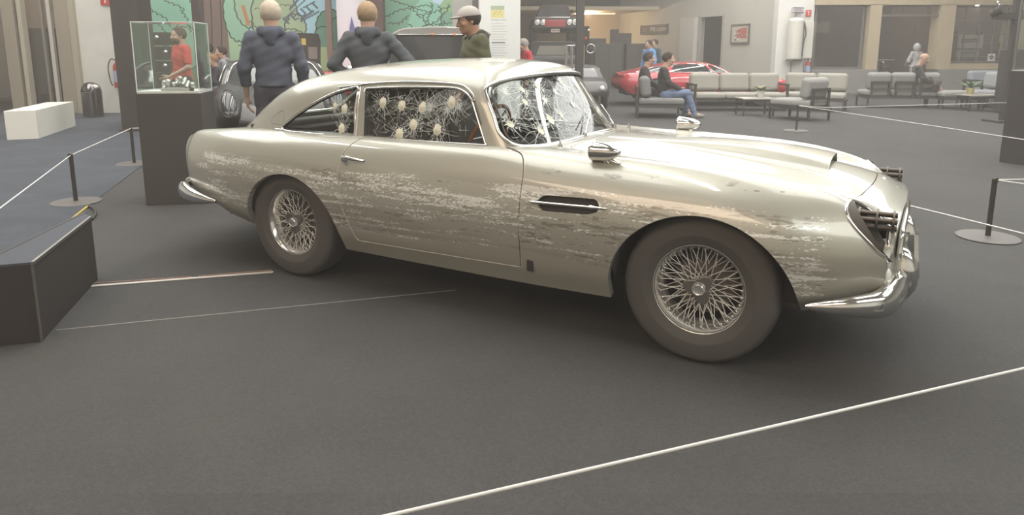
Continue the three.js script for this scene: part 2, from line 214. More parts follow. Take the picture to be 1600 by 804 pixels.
  if (o.hoodUp) { const h = P.head; obj('hood', isoMesh((x, y, z) => Math.max(ell(x, y, z, h[0], h[1] + .0, h[2] - .02, .115, .145, .125), -ell(x, y, z, h[0], h[1] - .02, h[2] + .1, .075, .11, .09)), [h[0] - .15, h[1] - .18, h[2] - .18], [h[0] + .15, h[1] + .18, h[2] + .16], .014), o.hoodUp, t); }
  if (o.legs) { const ak = o.shorts ? (k) => { const p = leg(k, .022)[0]; return [p]; } : (k) => leg(k, .016); cloth('trousers', [[...P.waist.map((v, i) => i === 1 ? lerp(v, P.pelvis[1], .6) : lerp(v, P.pelvis[i], .6)), ...P.pelvis, .112 * fat, .135 * fat, 1.25], ...ak(0), ...ak(1)], o.legs, (x, y, z) => P.seated ? -1 : .055 - y); }
  for (const k of [0, 1]) { const pr = [[...L[k][1], L[k][1][0], L[k][1][1] - .045, L[k][1][2] - .02, .046, .042], [L[k][1][0], .045, L[k][1][2] - .02, ...P.toe[k], .044, .036]]; if (P.seated) { pr[0][4] = L[k][1][1] - .04; pr[1][1] = L[k][1][1] - .045; } const f = field(pr, .03), [a, b] = box(pr); const fl = P.seated ? -9 : 0; obj('shoe', isoMesh((x, y, z) => Math.max(f(x, y, z), fl - y), a, b, .015), o.shoes || std(0x2e2c2b, .6), t); }
  const kid = (name, g, m) => obj(name, g.clone().applyMatrix4(headM), m, t);
  if (o.hair) kid('hair', o.longHair ? hairLong : hairShort, o.hair);
  if (o.cap) kid('cap', capGeo, o.cap);
  if (o.beard) kid('beard', isoMesh((x, y, z) => Math.max(ell(x, y, z, 0, -.07, .028, .062, .062, .068), y + .03, -ell(x, y, z, 0, -.068, .10, .024, .008, .03)), [-.08, -.15, -.06], [.08, -.01, .12], .008), o.beard);
  kid('eyes', eyeGeo, EYE_W); kid('pupils', pupilGeo, EYE_D);
  return t;
}
// ================================================================ the hall: floor, roof, walls
const carpetTex = dataTex(512, 512, (u, v, x, y) => { const n = noise2(x * .9, y * .9) * 24 + noise2(x * .35, y * .35) * 8 - 16 + (fbm(u * 5, v * 5, 3) - .5) * 16, b = 70 + n * .6; return [b * 1.0, b * .98, b * .968]; });
carpetTex.repeat.set(.5, .5);
const carpetBump = dataTex(256, 256, (u, v, x, y) => { const b = noise2(x * .9 + 7, y * .9) * 255; return [b, b, b]; }, false); carpetBump.repeat.set(4, 4);
const floorMat = std(0xffffff, .93, 0, { map: carpetTex, bumpMap: carpetBump, bumpScale: .0025 });
const slab = (x0, x1, z0, z1, y0, y1) => { const g = bx(x1 - x0, y1 - y0, z1 - z0, (x0 + x1) / 2, (y0 + y1) / 2, (z0 + z1) / 2), p = g.attributes.position, n = g.attributes.normal, u = g.attributes.uv; for (let i = 0; i < p.count; i++) { const ax = Math.abs(n.getY(i)) > .5, bxn = Math.abs(n.getX(i)) > .5; u.setXY(i, bxn ? p.getZ(i) : p.getX(i), ax ? p.getZ(i) : p.getY(i)); } return g; };
struct('floor', slab(-15, 21, -42, 9, -.25, 0), floorMat);
{ const blue = dataTex(512, 512, (u, v, x, y) => { const n = noise2(x * .8, y * .8) * 40 - 20 + (fbm(u * 6, v * 6, 3) - .5) * 26; return [74 + n * .7, 78 + n * .7, 86 + n * .7]; }); blue.repeat.set(.6, .6);
  struct('floor_left', extr([[-14.4, 15.35], [-5.6, 15.35], [-5.15, 11.3], [-4.42, 8.15], [-3.80, 6.10], [-2.78, 4.35], [-2.62, 3.2], [-2.55, 2.4], [-2.9, -2], [-14.4, -2]], .006).rotateX(-Math.PI / 2), std(0xffffff, .95, 0, { map: blue, bumpMap: carpetBump, bumpScale: .003 })); }
const plaster = dataTex(256, 256, (u, v, x, y) => { const n = (fbm(u * 8, v * 8, 4) - .5) * 16 + noise2(x, y) * 5; return [222 + n, 220 + n, 212 + n]; }); plaster.repeat.set(.4, .4);
const wallWhite = std(0xffffff, .8, 0, { map: plaster }), wallGrey = std(0xdedbd8, .8, 0, { map: plaster }), wallCream = std(0xd9c9ae, .8, 0, { map: plaster }), wallTaupe = std(0xa49a90, .8, 0, { map: plaster }), plinthGrey = std(0x908e8b, .8), darkRoom = std(0x57504a, .95);
struct('ceiling', slab(-15, 21, -42, 9, CEILING + .02, CEILING + .3), wallWhite);
struct('wall_front', slab(-15, 21, 9, 9.3, 0, CEILING + .02), wallWhite);
struct('wall_left', slab(-15.3, -15, -42, 9, 0, CEILING + .02), wallWhite);
struct('wall_right', slab(21, 21.3, -42, 9, 0, CEILING + .02), wallGrey);
struct('wall_back', slab(-15, 21, -42.3, -42, 0, CEILING + .02), wallTaupe);
const glow = new THREE.MeshStandardMaterial({ color: 0xffffff, emissive: 0xfffaf0, emissiveIntensity: 1.2, roughness: .6 });
SKYLIGHTS.forEach(([x, z, w, l], i) => { const s = thing('skylight', ['milky skylight strip above the left aisle', 'milky skylight strip left of the middle of the roof', 'milky skylight strip right of the middle of the roof', 'milky skylight strip above the lounge', 'wide warm fill panel added behind the camera at left', 'wide milky fill panel added behind the camera at right'][i], 'skylight', [x, CEILING - .04, z], 0, 'roof skylights'); obj('diffuser', bx(w, .03, l, 0, .025, 0), glow, s); const fr = std(0x8a8884, .5, .5); obj('frame', [bx(.06, .1, l + .1, -w / 2 - .03, 0, 0), bx(.06, .1, l + .1, w / 2 + .03, 0, 0), bx(w + .1, .1, .06, 0, 0, -l / 2 - .03), bx(w + .1, .1, .06, 0, 0, l / 2 + .03)], fr, s); });
TUBES.forEach(([x, z, l], i) => { const t = thing('tube_row', ['long row of tube lamps over the left aisle', 'long row of tube lamps over the silver car', 'long row of tube lamps over the right aisle'][i], 'lamp', [x, 6.42, z], 0, 'tube lamp rows'); obj('diffuser', bx(.3, .03, l, 0, -.06, 0, .01), glow, t); obj('housing', bx(.34, .07, l + .06, 0, 0, 0, .01), M.white, t); for (const q of [-.45, -.15, .15, .45]) obj('hanger', bar([0, .03, q * l], [0, .62, q * l], .008), M.satin, t); });
WARM_FILL.forEach(([x, y, z], i) => { const t = thing('fill_globe_lamp', ['added round fill lamp in the vestibule behind the glazed doors', 'added round fill lamp behind the dark doorway', 'round lamp behind the barred window'][i], 'lamp', [x, y, z], 0, 'added fill lamps behind glass'); obj('globe', new THREE.SphereGeometry(.09, 20, 14), glow, t); obj('stem', bar([0, .08, 0], [0, 3.86 - y, 0], .012), M.satin, t); });

// ---------------------------------------------------------------- left end wall with glazed doors (z -15.6)
const ZL = 15.6, xl = (px, py = 100) => at(px, py, ZL).x, TOPL = 3.6;
{ const x0 = -15, xa = xl(-60), xb = xl(128, 178), xc = xl(215, 175);
  struct('wall_end', [slab(x0, xa, -15.9, -15.6, 0, CEILING + .02), slab(xa, xb, -15.9, -15.6, TOPL, CEILING + .02)], wallGrey);
  struct('wall_panel', slab(xb, xc, -15.9, -15.6, 0, CEILING + .02), wallWhite);
  struct('trim_1', bx(.05, 4, .03, xl(192, 100), 2, -15.585), std(0xcfcac0, .6));
  const post = std(0xa59a88, .7), d = struct('door_1', bx(.26, TOPL, .30, xl(20, 60), TOPL / 2, -15.66, .01), post);
  const part = (n, g, m) => obj(n, g, m, d);
  part('door_frame', bx(.09, TOPL, .18, xl(30, 60) + .10, TOPL / 2, -15.62, .01), std(0xbfb6a4, .7)); part('door_frame', bx(.30, TOPL, .34, xl(107, 90), TOPL / 2, -15.66, .02), post); part('door_frame', bx(.12, TOPL, .22, xl(118, 90) + .06, TOPL / 2, -15.6, .01), std(0xb5ac9a, .7));
  part('door_mullion', bx(.05, TOPL, .07, xl(66, 60), TOPL / 2, -15.68), std(0x8d867b, .6)); part('door_mullion', bx(.08, TOPL, .08, xl(78, 60), TOPL / 2, -15.68), std(0xd2cdc4, .6));
  part('door_glass', bx(xl(68, 60) - xl(28, 60), TOPL, .012, (xl(68, 60) + xl(28, 60)) / 2, TOPL / 2, -15.7), M.glass); part('door_glass', bx(xl(100, 60) - xl(68, 60), TOPL, .012, (xl(68, 60) + xl(100, 60)) / 2, TOPL / 2, -15.71), M.glass); part('door_glass', bx(1.6, TOPL, .012, xl(20, 60) - .9, TOPL / 2, -15.7), M.glass);
  struct('wall_vestibule', [slab(-14.9, xb + .5, -19.2, -19, 0, 4), slab(xb + .3, xb + .5, -19, -15.92, 0, 4), slab(-14.9, xb + .5, -19, -15.92, 3.9, 4)], std(0x8a8178, .9));
  const cab = thing('vestibule_cabinet', 'dark wooden cabinet standing behind the glazed door', 'cabinet', [at(62, 80, 17.6).x, 0, -17.6]); obj('carcass', bx(.9, 1.9, .5, 0, .95, 0, .01), std(0x5c4c44, .6), cab); obj('cabinet_door', bx(.42, 1.7, .02, -.22, .95, .26, .005), std(0x66554c, .5), cab); obj('cabinet_door', bx(.42, 1.7, .02, .22, .95, .26, .005), std(0x66554c, .5), cab);
}
// ---------------------------------------------------------------- mural hall wall (z -13.6)
const ZM = 13.6, xm = (px, py = 40) => at(px, py, ZM).x;
const muralTex = canvasTex(1536, 1024, (g, w, h) => {   // covers px 205..760 of the wall, floor to 3.2 m
  const X = (px) => (px - 205) / 555 * w, Y = (m) => h - m / 3.2 * h, YP = (py) => Y(EYE + (78 - py) / 1092 * ZM);
  g.fillStyle = '#9cc3cf'; g.fillRect(0, 0, w, h); g.fillStyle = '#a9b48a'; g.fillRect(0, YP(70), w, h); g.fillStyle = '#7d9a72'; g.fillRect(X(205), YP(100), w, h);
  const blob = (px, py, rx, ry, col, n = 16, line = true) => { g.beginPath(); const cx = X(px), cy = YP(py), sx = rx / 555 * w, sy = ry * (ZM / 1092) / 3.2 * h; for (let i = 0; i <= n; i++) { const a = i / n * 6.283, x = cx + Math.cos(a) * sx, y = cy + Math.sin(a) * sy; if (!i) g.moveTo(x, y); else { const m = (i - .5) / n * 6.283; g.quadraticCurveTo(cx + Math.cos(m) * sx * 1.16, cy + Math.sin(m) * sy * 1.16, x, y); } } g.fillStyle = col; g.fill(); if (line) { g.strokeStyle = '#39443c'; g.lineWidth = 5; g.stroke(); } };
  const squig = (px, py, len, dir, turn = .12) => { g.beginPath(); let x = X(px), y = YP(py), a = dir; g.moveTo(x, y); for (let i = 0; i < len; i++) { const r = 17 + rnd() * 14; a += turn + rr(-.35, .35); const nx = x + Math.cos(a) * r, ny = y + Math.sin(a) * r; g.quadraticCurveTo((x + nx) / 2 + Math.sin(a) * r * .75, (y + ny) / 2 - Math.cos(a) * r * .75, nx, ny); x = nx; y = ny; } g.strokeStyle = '#46524a'; g.lineWidth = 4.5; g.stroke(); };
  blob(232, 40, 40, 62, '#a3b898'); blob(275, 25, 42, 55, '#8cbba5'); blob(290, 75, 30, 30, '#97bea6'); blob(240, 95, 30, 26, '#9ab495'); blob(275, -5, 22, 9, '#a9bfd8', 10, false);
  g.fillStyle = '#77675f'; g.fillRect(X(308), 0, X(356) - X(308), h); g.strokeStyle = '#453c38'; g.lineWidth = 5; for (const q of [318, 330, 345]) { g.beginPath(); g.moveTo(X(q), 0); g.quadraticCurveTo(X(q + 6), h * .3, X(q - 2), h * .6); g.stroke(); }
  g.fillStyle = '#9fba98'; g.fillRect(X(356), YP(55), X(400) - X(356), YP(110) - YP(55)); blob(372, 22, 20, 42, '#8fb69e'); blob(392, 10, 22, 34, '#92b096'); blob(430, 30, 34, 60, '#96a98a'); blob(462, 44, 16, 18, '#9aac8c'); blob(455, 74, 26, 26, '#9aac8c');
  g.strokeStyle = '#b07a55'; g.lineWidth = 16; g.beginPath(); g.moveTo(X(382), YP(12)); g.lineTo(X(389), YP(42)); g.stroke();
  g.fillStyle = '#e3c552'; g.fillRect(X(386), YP(62), 12, YP(82) - YP(62));
  for (let i = 0; i < 16; i++) squig(i % 2 ? 218 + i * 5 : 360 + i * 5, -2 + (i * 37) % 92, 6, rr(-.5, 1.2));
  blob(517, 45, 22, 26, '#5f8b78'); blob(532, 55, 18, 26, '#5d8875'); blob(505, 60, 14, 16, '#648f7b'); g.fillStyle = '#a5b68b'; g.fillRect(X(496), YP(74), X(512) - X(496), YP(112) - YP(74)); g.fillStyle = '#5b8a6d'; g.fillRect(X(521), YP(80), X(540) - X(521), YP(112) - YP(80));
  // a dark old car in comic manner with lit windows
  g.fillStyle = '#3f3733'; g.beginPath(); g.moveTo(X(448), YP(52)); g.lineTo(X(497), YP(54)); g.lineTo(X(500), YP(64)); g.lineTo(X(498), YP(108)); g.lineTo(X(448), YP(108)); g.fill(); g.fillStyle = '#cdb55a'; g.fillRect(X(459), YP(61), X(466) - X(459), YP(71) - YP(61)); g.fillRect(X(470), YP(61), X(477) - X(470), YP(71) - YP(61));
  g.strokeStyle = '#c8543f'; g.lineWidth = 15; g.beginPath(); g.moveTo(X(465), YP(72)); g.lineTo(X(473), YP(92)); g.stroke(); g.fillStyle = '#857c76'; g.fillRect(X(480), YP(74), X(494) - X(480), YP(92) - YP(74));
  // the sound word
  g.save(); g.translate(X(452), YP(33)); g.rotate(-.62); g.fillStyle = '#56606c'; g.font = 'bold 62px sans-serif'; g.textBaseline = 'middle'; g.fillText('PEUTT', -25, 0); g.restore();
  const wav = (x0, y0, x1, y1) => { g.beginPath(); for (let i = 0; i <= 20; i++) { const t = i / 20, x = lerp(X(x0), X(x1), t), y = lerp(YP(y0), YP(y1), t) + (i % 2 ? 5 : -5); i ? g.lineTo(x, y) : g.moveTo(x, y); } g.strokeStyle = '#4d5660'; g.lineWidth = 4; g.stroke(); }; wav(454, 18, 470, 2); wav(448, 30, 484, 0); wav(470, 33, 492, 20); wav(470, 36, 500, 21);
  // right hand field: greens in facets with curled outlines
  g.fillStyle = '#7ba48e'; g.fillRect(X(598), 0, X(708) - X(598), h); g.fillStyle = '#8cbda9'; g.beginPath(); g.moveTo(X(636), YP(45)); g.lineTo(X(645), YP(18)); g.lineTo(X(668), YP(-8)); g.lineTo(X(690), YP(20)); g.lineTo(X(688), YP(48)); g.fill(); g.fillStyle = '#8fb089'; g.fillRect(X(690), 0, X(708) - X(690), YP(22)); g.fillStyle = '#b5c8dc'; g.beginPath(); g.moveTo(X(676), YP(6)); g.lineTo(X(686), YP(-4)); g.lineTo(X(697), YP(0)); g.lineTo(X(688), YP(12)); g.fill();
  for (const [a, b, c, d, e] of [[602, 30, 10, -.3, -.02], [612, 5, 9, .3, -.1], [640, 14, 11, 1.0, .1], [638, 40, 6, 1.1, 0], [652, 27, 6, .5, -.25], [672, 8, 9, 1.4, 0], [684, 14, 9, 1.2, .12], [700, 10, 7, 1.9, .1], [666, 42, 6, .1, -.1], [606, 40, 5, .3, -.3], [692, 34, 7, 1.5, .2], [624, 52, 6, -.4, .2]]) squig(a, b, c, d, e);
  g.fillStyle = '#aaa8a3'; g.fillRect(X(707), 0, X(760) - X(707), h);
});
struct('wall_mural', slab(xm(205), xm(760), -13.9, -13.6, 0, CEILING + .02), wallGrey);
{ const wdt = xm(760) - xm(205), m = tag(obj('mural', bx(wdt, 3.2, .012, (xm(760) + xm(205)) / 2, 1.605, -13.59), [wallGrey, wallGrey, wallGrey, wallGrey, std(0xffffff, .75, 0, { map: muralTex }), wallGrey]), 'printed comic style mural of green trees, blue sky and a sound word', 'mural');
  const ban = thing('banner', 'pale glossy banner with a violet arrow on a pole', 'banner', [xm(557), 0, -13.2]); obj('banner_sheet', grid(24, 2, (i, j) => [-.27 + .56 * i / 24, .1 + 1.55 * j, Math.sin(i / 24 * 5) * .025, i / 24, j / 2]), phys(0xdcd8e0, .35, 0, { clearcoat: .5 }), ban); obj('banner_pole', bar([.29, 0, 0], [.29, 3.3, 0], .018), M.satin, ban); obj('banner_foot', bx(.46, .05, .3, .02, .025, 0, .01), M.satin, ban); obj('arrow_print', extr([[-.02, 2.36], [.07, 2.0], [.0, 2.07], [-.10, 1.93]].map(([x, y]) => [x + .03, y - .0]), .004).translate(0, -.37, .045), std(0x6a6296, .6), ban); obj('arrow_print', bx(.012, 1.0, .004, .045, 1.15, .047), std(0x8c86a8, .6), ban);
  const pole = (px, w, z, col, lab) => { const p = at(px, 50, z), t = thing('post', lab, 'post', [p.x, 0, -z], 0, 'hall posts along the mural'); obj('shaft', bx(w, 3.3, w, 0, 1.65, 0, .008), std(col, .6), t); obj('foot', bx(w * 1.15, .04, w * 1.15, 0, .02, 0, .004), std(col, .6), t); };
  pole(515, .10, 13.2, 0x74635c, 'slim brown post standing before the painted sky'); pole(534, .07, 13.35, 0x54504e, 'thin dark post at the left edge of the pale banner'); pole(590, .26, 13.2, 0x5a4844, 'broad brown post right of the pale banner');
  pole(743, .10, 12.9, 0x6e6865, 'narrow grey post left of the white text panel');
  pole(311, .12, 10.2, 0x4f4642, 'dark post right behind the glass showcase'); pole(208, .46, 12.2, 0x3f3835, 'broad black pillar behind the showcase and fire extinguisher'); }
// white text panel
{ const zp = 12.4, xa = at(749, 50, zp).x, xb = at(813, 50, zp).x, w = xb - xa, tx = canvasTex(512, 1792, (g, W2, H2) => { g.fillStyle = '#dcdcd9'; g.fillRect(0, 0, W2, H2); const X = (px) => (px - 749) / 64 * W2, Y = (py) => (1 - ((EYE + (78 - py) / 1092 * zp) / 2.6)) * H2; g.fillStyle = '#d9cf8e'; g.fillRect(X(767), Y(12), X(788) - X(767), Y(30) - Y(12)); g.fillStyle = '#a7b39a'; g.fillRect(X(767), Y(12), X(788) - X(767), (Y(18) - Y(12))); g.fillStyle = '#8b8a62'; for (let i = 0; i < 7; i++) g.fillRect(X(771 + i * 2), Y(24 - (i % 3) * 2), 9, 12); g.fillStyle = '#6a6866'; g.font = '24px sans-serif'; g.fillText('Heritage & Classic', X(767), Y(34)); for (let k = 0; k < 16; k++) { g.fillStyle = k === 7 ? '#77736f' : '#c0bfbc'; g.fillRect(X(768), Y(38 + k * 4), 150 + ((k * 37) % 60), k === 7 ? 16 : 9); } });
  tx.needsUpdate = true; const t = thing('text_panel', 'tall white exhibition text panel with a small yellow picture', 'panel', [(xa + xb) / 2, 0, -zp]); const wm = std(0xdcdcd9, .7); obj('board', bx(w, 3.4, .08, 0, 1.7, -.05, .004), wm, t); obj('print', bx(w * .995, 2.6, .006, 0, 1.3, -.007), [wm, wm, wm, wm, std(0xffffff, .7, 0, { map: tx }), wm], t); }
// things on the left
{ const fw = (px, py, z) => at(px, py, z);
  const sign = (x, y, z, turn, lab, s = .26) => { const t = thing('fire_sign', lab, 'sign', [x, y, z], turn, 'red fire signs'); obj('sign_plate', bx(s, s * 1.1, .008, 0, 0, 0, .003), std(0xc8463c, .5), t); obj('pictogram', [bx(s * .12, s * .6, .004, 0, -.01, .006), bx(s * .3, s * .1, .004, -.01, s * .27, .006)], M.white, t); };
  let p = fw(165, 2, 15.58); sign(p.x, p.y + .03, -15.56, 0, 'red square fire sign high on the white panel at left', .21);
  p = fw(1263, 20.5, 22.95); sign(p.x, p.y, -22.93, 0, 'red square fire sign at the top corner of the white pillar', .18);
  const exting = (pos, lab, h = .62) => { const t = thing('fire_extinguisher', lab, 'extinguisher', pos, 0, 'wall fire extinguishers'), red = phys(0xb8392f, .35, 0, { clearcoat: .6 }); obj('cylinder', lathe([[0, 0], [.08, 0], [.085, .02], [.085, h * .72], [.07, h * .82], [.03, h * .88], [.03, h * .92], [0, h * .92]], 28), red, t); obj('label_band', lathe([[.0865, h * .2], [.0865, h * .6]], 24), std(0xa9b7cf, .6), t); obj('valve', [cyl(.02, .02, .05, 0, h * .95, 0, 12), bx(.1, .018, .02, .02, h, 0, .004), bx(.09, .015, .02, .025, h + .03, 0, .004, 0, 0, .2)], M.blackPlastic, t); obj('hose', tube([[0, h * .95, .02], [-.10, h * 1.0, .04], [-.17, h * .7, .05], [-.14, h * .2, .05], [-.09, h * .08, .06]], .013, 40), M.rubber, t); return t; };
  p = fw(187, 137, 15.5); exting([p.x, p.y, -15.48], 'red fire extinguisher hung on the white panel behind the showcase');
  p = fw(1260, 117, 22.9); exting([p.x, p.y, -22.84], 'red fire extinguisher on the white pillar beside the lounge', .5);
  p = ground(147, 183); const bin = thing('litter_bin', 'chrome dome topped litter bin beside the white panel', 'bin', [p.x, 0, p.z]); obj('barrel', lathe([[0, 0], [.185, 0], [.19, .01], [.19, .50], [.192, .51]], 40), std(0x8d8a88, .18, 1), bin); obj('dome', lathe([[.192, .51], [.19, .56], [.165, .64], [.11, .70], [.04, .725], [0, .728]], 40), std(0x8d8a88, .16, 1), bin); obj('flap', bx(.22, .12, .012, 0, .585, .165, .01, 0, -.5), std(0x6a6765, .25, 1), bin); obj('base_ring', lathe([[.19, 0], [.197, 0], [.197, .03], [.19, .03]], 40), M.blackPlastic, bin);
  const b = [ground(12, 219), ground(60, 217), ground(118, 197)], bt = b[2].clone().sub(b[1]), bl = b[0].clone().sub(b[1]).setY(0); const d4 = b[0].clone().add(bt); const ben = thing('bench_block', 'low white painted plinth in front of the glazed doors', 'plinth'); const hgt = .45; obj('block', extr([b[0], b[1], b[2], d4].map((q) => [q.x, -q.z]), hgt - .03, .004).rotateX(-Math.PI / 2).translate(0, .005, 0), std(0xe2dfd6, .6), ben); obj('top_board', extr([b[0], b[1], b[2], d4].map((q) => [q.x, -q.z]), .02, .004).rotateX(-Math.PI / 2).translate(0, hgt - .022, 0), std(0xe4e1d8, .6), ben);
}
// dark wedge plinth at the left, with its trims and the cable behind it
{ const t = thing('low_plinth', 'low black plinth with metal edge strips at the left front', 'plinth'), A = [-2.265, 3.17], B = [-2.535, 4.09], C = [-2.63, 4.19], D = [-2.49, 3.09]; obj('side_panel', extr([A, B, C, D], .385).rotateX(-Math.PI / 2), std(0x393533, .55), t); obj('carpet_top', extr([A, B, C, D], .012).rotateX(-Math.PI / 2).translate(0, .386, 0), std(0x4d5058, .95), t);
  obj('edge_strip', beam([A[0] + .003, .392, -A[1]], [B[0] + .003, .392, -B[1]], .014, .016), M.satin, t); obj('edge_strip', bx(.008, .385, .008, A[0], .1925, -A[1]), std(0x6a6663, .5, .3), t); obj('edge_strip', bx(.008, .385, .008, B[0], .1925, -B[1]), std(0x6a6663, .5, .3), t); obj('edge_strip', beam([C[0], .395, -C[1]], [D[0], .395, -D[1]], .02, .01), M.blackPlastic, t);
  const g = (x, y, h = .01) => ground(x, y, h); tag(obj('cable', tube([g(139, 322), g(147, 327), g(149, 335), g(143, 343)], .012, 30), M.blackPlastic), 'black cable loop sticking out behind the low plinth', 'cable'); tag(obj('floor_strip', beam(g(113, 341, .012).toArray(), g(137, 322, .012).toArray(), .016, .01), std(0xb89f48, .6)), 'short yellow marking strip on the blue carpet', 'strip');
  tag(obj('floor_tape', [beam(g(143, 446.5, .004).toArray(), g(427, 424.5, .004).toArray(), .03, .004)], std(0xc2bbb4, .5)), 'pale cable cover strip running under the rear wheel', 'strip').userData.kind = 'thing'; tag(obj('floor_tape', [beam(g(146, 442.5, .005).toArray(), g(300, 432, .005).toArray(), .006, .005), beam(g(310, 431, .005).toArray(), g(425, 421.5, .005).toArray(), .006, .005)], std(0xa98678, .6)), 'thin reddish strip alongside the pale cable cover', 'strip');
  struct('trim_2', beam(g(88, 515.5, .001).toArray(), g(712, 452.8, .001).toArray(), .007, .003), std(0x8d8884, .8)); }
// rope barriers: low black posts on round plates, white cords between
const POST_TOP = .45;
function stanchion(x, z, lab, grp = 'low black rope barrier posts') { const t = thing('stanchion', lab, 'post', [x, 0, z], 0, grp); obj('base_plate', lathe([[0, 0], [.205, 0], [.21, .004], [.21, .008], [.2, .014], [.02, .018], [0, .018]], 48), std(0x66625f, .55, .3), t); obj('pole', lathe([[.0, .45], [.016, .45], [.018, .446], [.018, .02], [.024, .016]], 20), M.blackSteel, t); obj('cord_eye', new THREE.TorusGeometry(.014, .004, 8, 20).translate(0, .44, .018), M.blackSteel, t); }
const cord = (pts, lab, sag = .0, r = .0045) => { const P = pts.map((p) => p.isVector3 ? p : V(...p)), L = []; for (let i = 0; i < P.length - 1; i++) for (let k = 0; k < 8; k++) { const q = P[i].clone().lerp(P[i + 1], k / 8); q.y -= Math.sin(k / 8 * Math.PI) * sag; L.push(q); } L.push(P[P.length - 1]); return tag(obj('barrier_cord', tube(L, r, L.length * 3, false, 6), std(0xd8d6d2, .7)), lab, 'cord', 'white barrier cords'); };
{ const g = ground, s1 = g(119, 316), s2 = g(210, 256), s3 = g(1543, 371), s4 = g(1244, 204.5);
  stanchion(s1.x, s1.z, 'low black barrier post on the blue carpet left of the showcase'); stanchion(s2.x, s2.z, 'low black barrier post half hidden behind the showcase'); stanchion(s3.x, s3.z, 'low black barrier post on a round plate right of the car nose'); stanchion(s4.x, s4.z, 'low black barrier post in front of the lounge');
  const top = (s) => [s.x, .44, s.z], a0 = g(-150, 437, .44), e0 = g(560, 828, .44), e1 = g(1760, 538, .44), d0 = g(1380, 311, .42), f1 = g(1720, 236, .42), c1 = g(1690, 279, .44), c2 = g(1690, 300, .44);
  stanchion(a0.x, a0.z, 'barrier post past the left edge of the view'); stanchion(e0.x - .2, e0.z + .05, 'barrier post below the front edge of the view'); stanchion(e1.x, e1.z, 'barrier post past the lower right edge of the view'); stanchion(f1.x, f1.z, 'barrier post past the right edge beside the black stand');
  cord([top(s1), a0], 'white cord from the left barrier post towards the camera'); cord([top(s1), top(s2)], 'white cord between the two posts left of the showcase'); cord([top(s2), [-2.6, .44, -9.2]], 'white cord passing behind the showcase');
  cord([[e0.x - .2, .44, e0.z + .05], e1], 'long white cord crossing the lower right foreground'); const dd = g(1600, 365, .42), dv = dd.clone().sub(d0); const d1 = d0.clone().addScaledVector(dv, 1.35); cord([d0.clone().addScaledVector(dv, -.9), d1], 'white cord passing behind the car nose and the right post'); stanchion(d1.x, d1.z, 'barrier post past the right edge near the car nose'); const d9 = d0.clone().addScaledVector(dv, -.9); stanchion(d9.x, d9.z, 'barrier post hidden behind the car nose');
  cord([top(s3), c1], 'white cord running right from the post by the car nose'); cord([top(s3), c2], 'lower white cord running right from the post by the car nose'); stanchion(c1.x, c1.z, 'barrier post out of view right of the car nose'); cord([top(s4), f1], 'white cord from the lounge post to the black stand'); const h0 = g(1290, 168, .42), h1 = g(1585, 160, .42); cord([top(s4), h0, h1], 'thin white cord stretched in front of the lounge sofas'); }
// glass showcase on its black pedestal
{ const a = ground(226, 319), b = at(209, 144, -a.z), ang = -.22, t = thing('showcase', 'black pedestal showcase with a clear glass hood left of the car', 'showcase', [a.x + .27, 0, a.z - .22], .16);
  obj('pedestal', bx(.54, 1.0, .46, 0, .5, 0, .004), std(0x4a4643, .6), t); obj('display_floor', bx(.52, .014, .44, 0, 1.008, 0, .003), std(0xe4e2dc, .5), t);
  const gm = M.glass, h = .60, y = 1.015 + h / 2; for (const [w, d, x, z] of [[.52, .008, 0, .216], [.52, .008, 0, -.216], [.008, .425, .256, 0], [.008, .425, -.256, 0]]) obj('glass_side', bx(w, h, d, x, y, z), gm, t); obj('glass_top', bx(.52, .008, .44, 0, 1.015 + h + .004, 0), gm, t);
  const em = phys(0xe6ebe8, .2, 0, { clearcoat: 1 }); for (const [x, z] of [[1, 1], [1, -1], [-1, 1], [-1, -1]]) obj('glass_edge', bx(.007, h, .007, x * .258, y, z * .218), em, t); for (const yy of [1.02, 1.015 + h + .006]) { for (const z of [1, -1]) obj('glass_edge', bx(.52, .007, .007, 0, yy, z * .22), em, t); for (const x of [1, -1]) obj('glass_edge', bx(.007, .007, .44, x * .26, yy, 0), em, t); }
  const q = t.position, m = thing('engine_model', 'small silver model of a lumpy engine inside the showcase', 'model', [q.x + .02, 1.016, q.z + .02], .2), sv = std(0xb9b7b4, .28, .85); obj('base_block', bx(.24, .03, .14, 0, .015, 0, .006), sv, m); for (let i = 0; i < 26; i++) { const x = rr(-.14, .14), yy = rr(.03, .15 - Math.abs(x) * .7), r = rr(.016, .03); obj('fitting', i % 3 ? new THREE.SphereGeometry(r, 14, 10).translate(x, yy, rr(-.05, .05)) : cyl(r * .8, r * .5, r * 2.6, x, yy, rr(-.05, .05), 14, rr(-1, 1), rr(-1, 1)), sv, m); }
  tag(obj('caption_block', bx(.035, .03, .02, q.x + .19, 1.031, q.z + .1, .004), M.blackPlastic), 'tiny dark block standing at the right in the showcase', 'block'); }
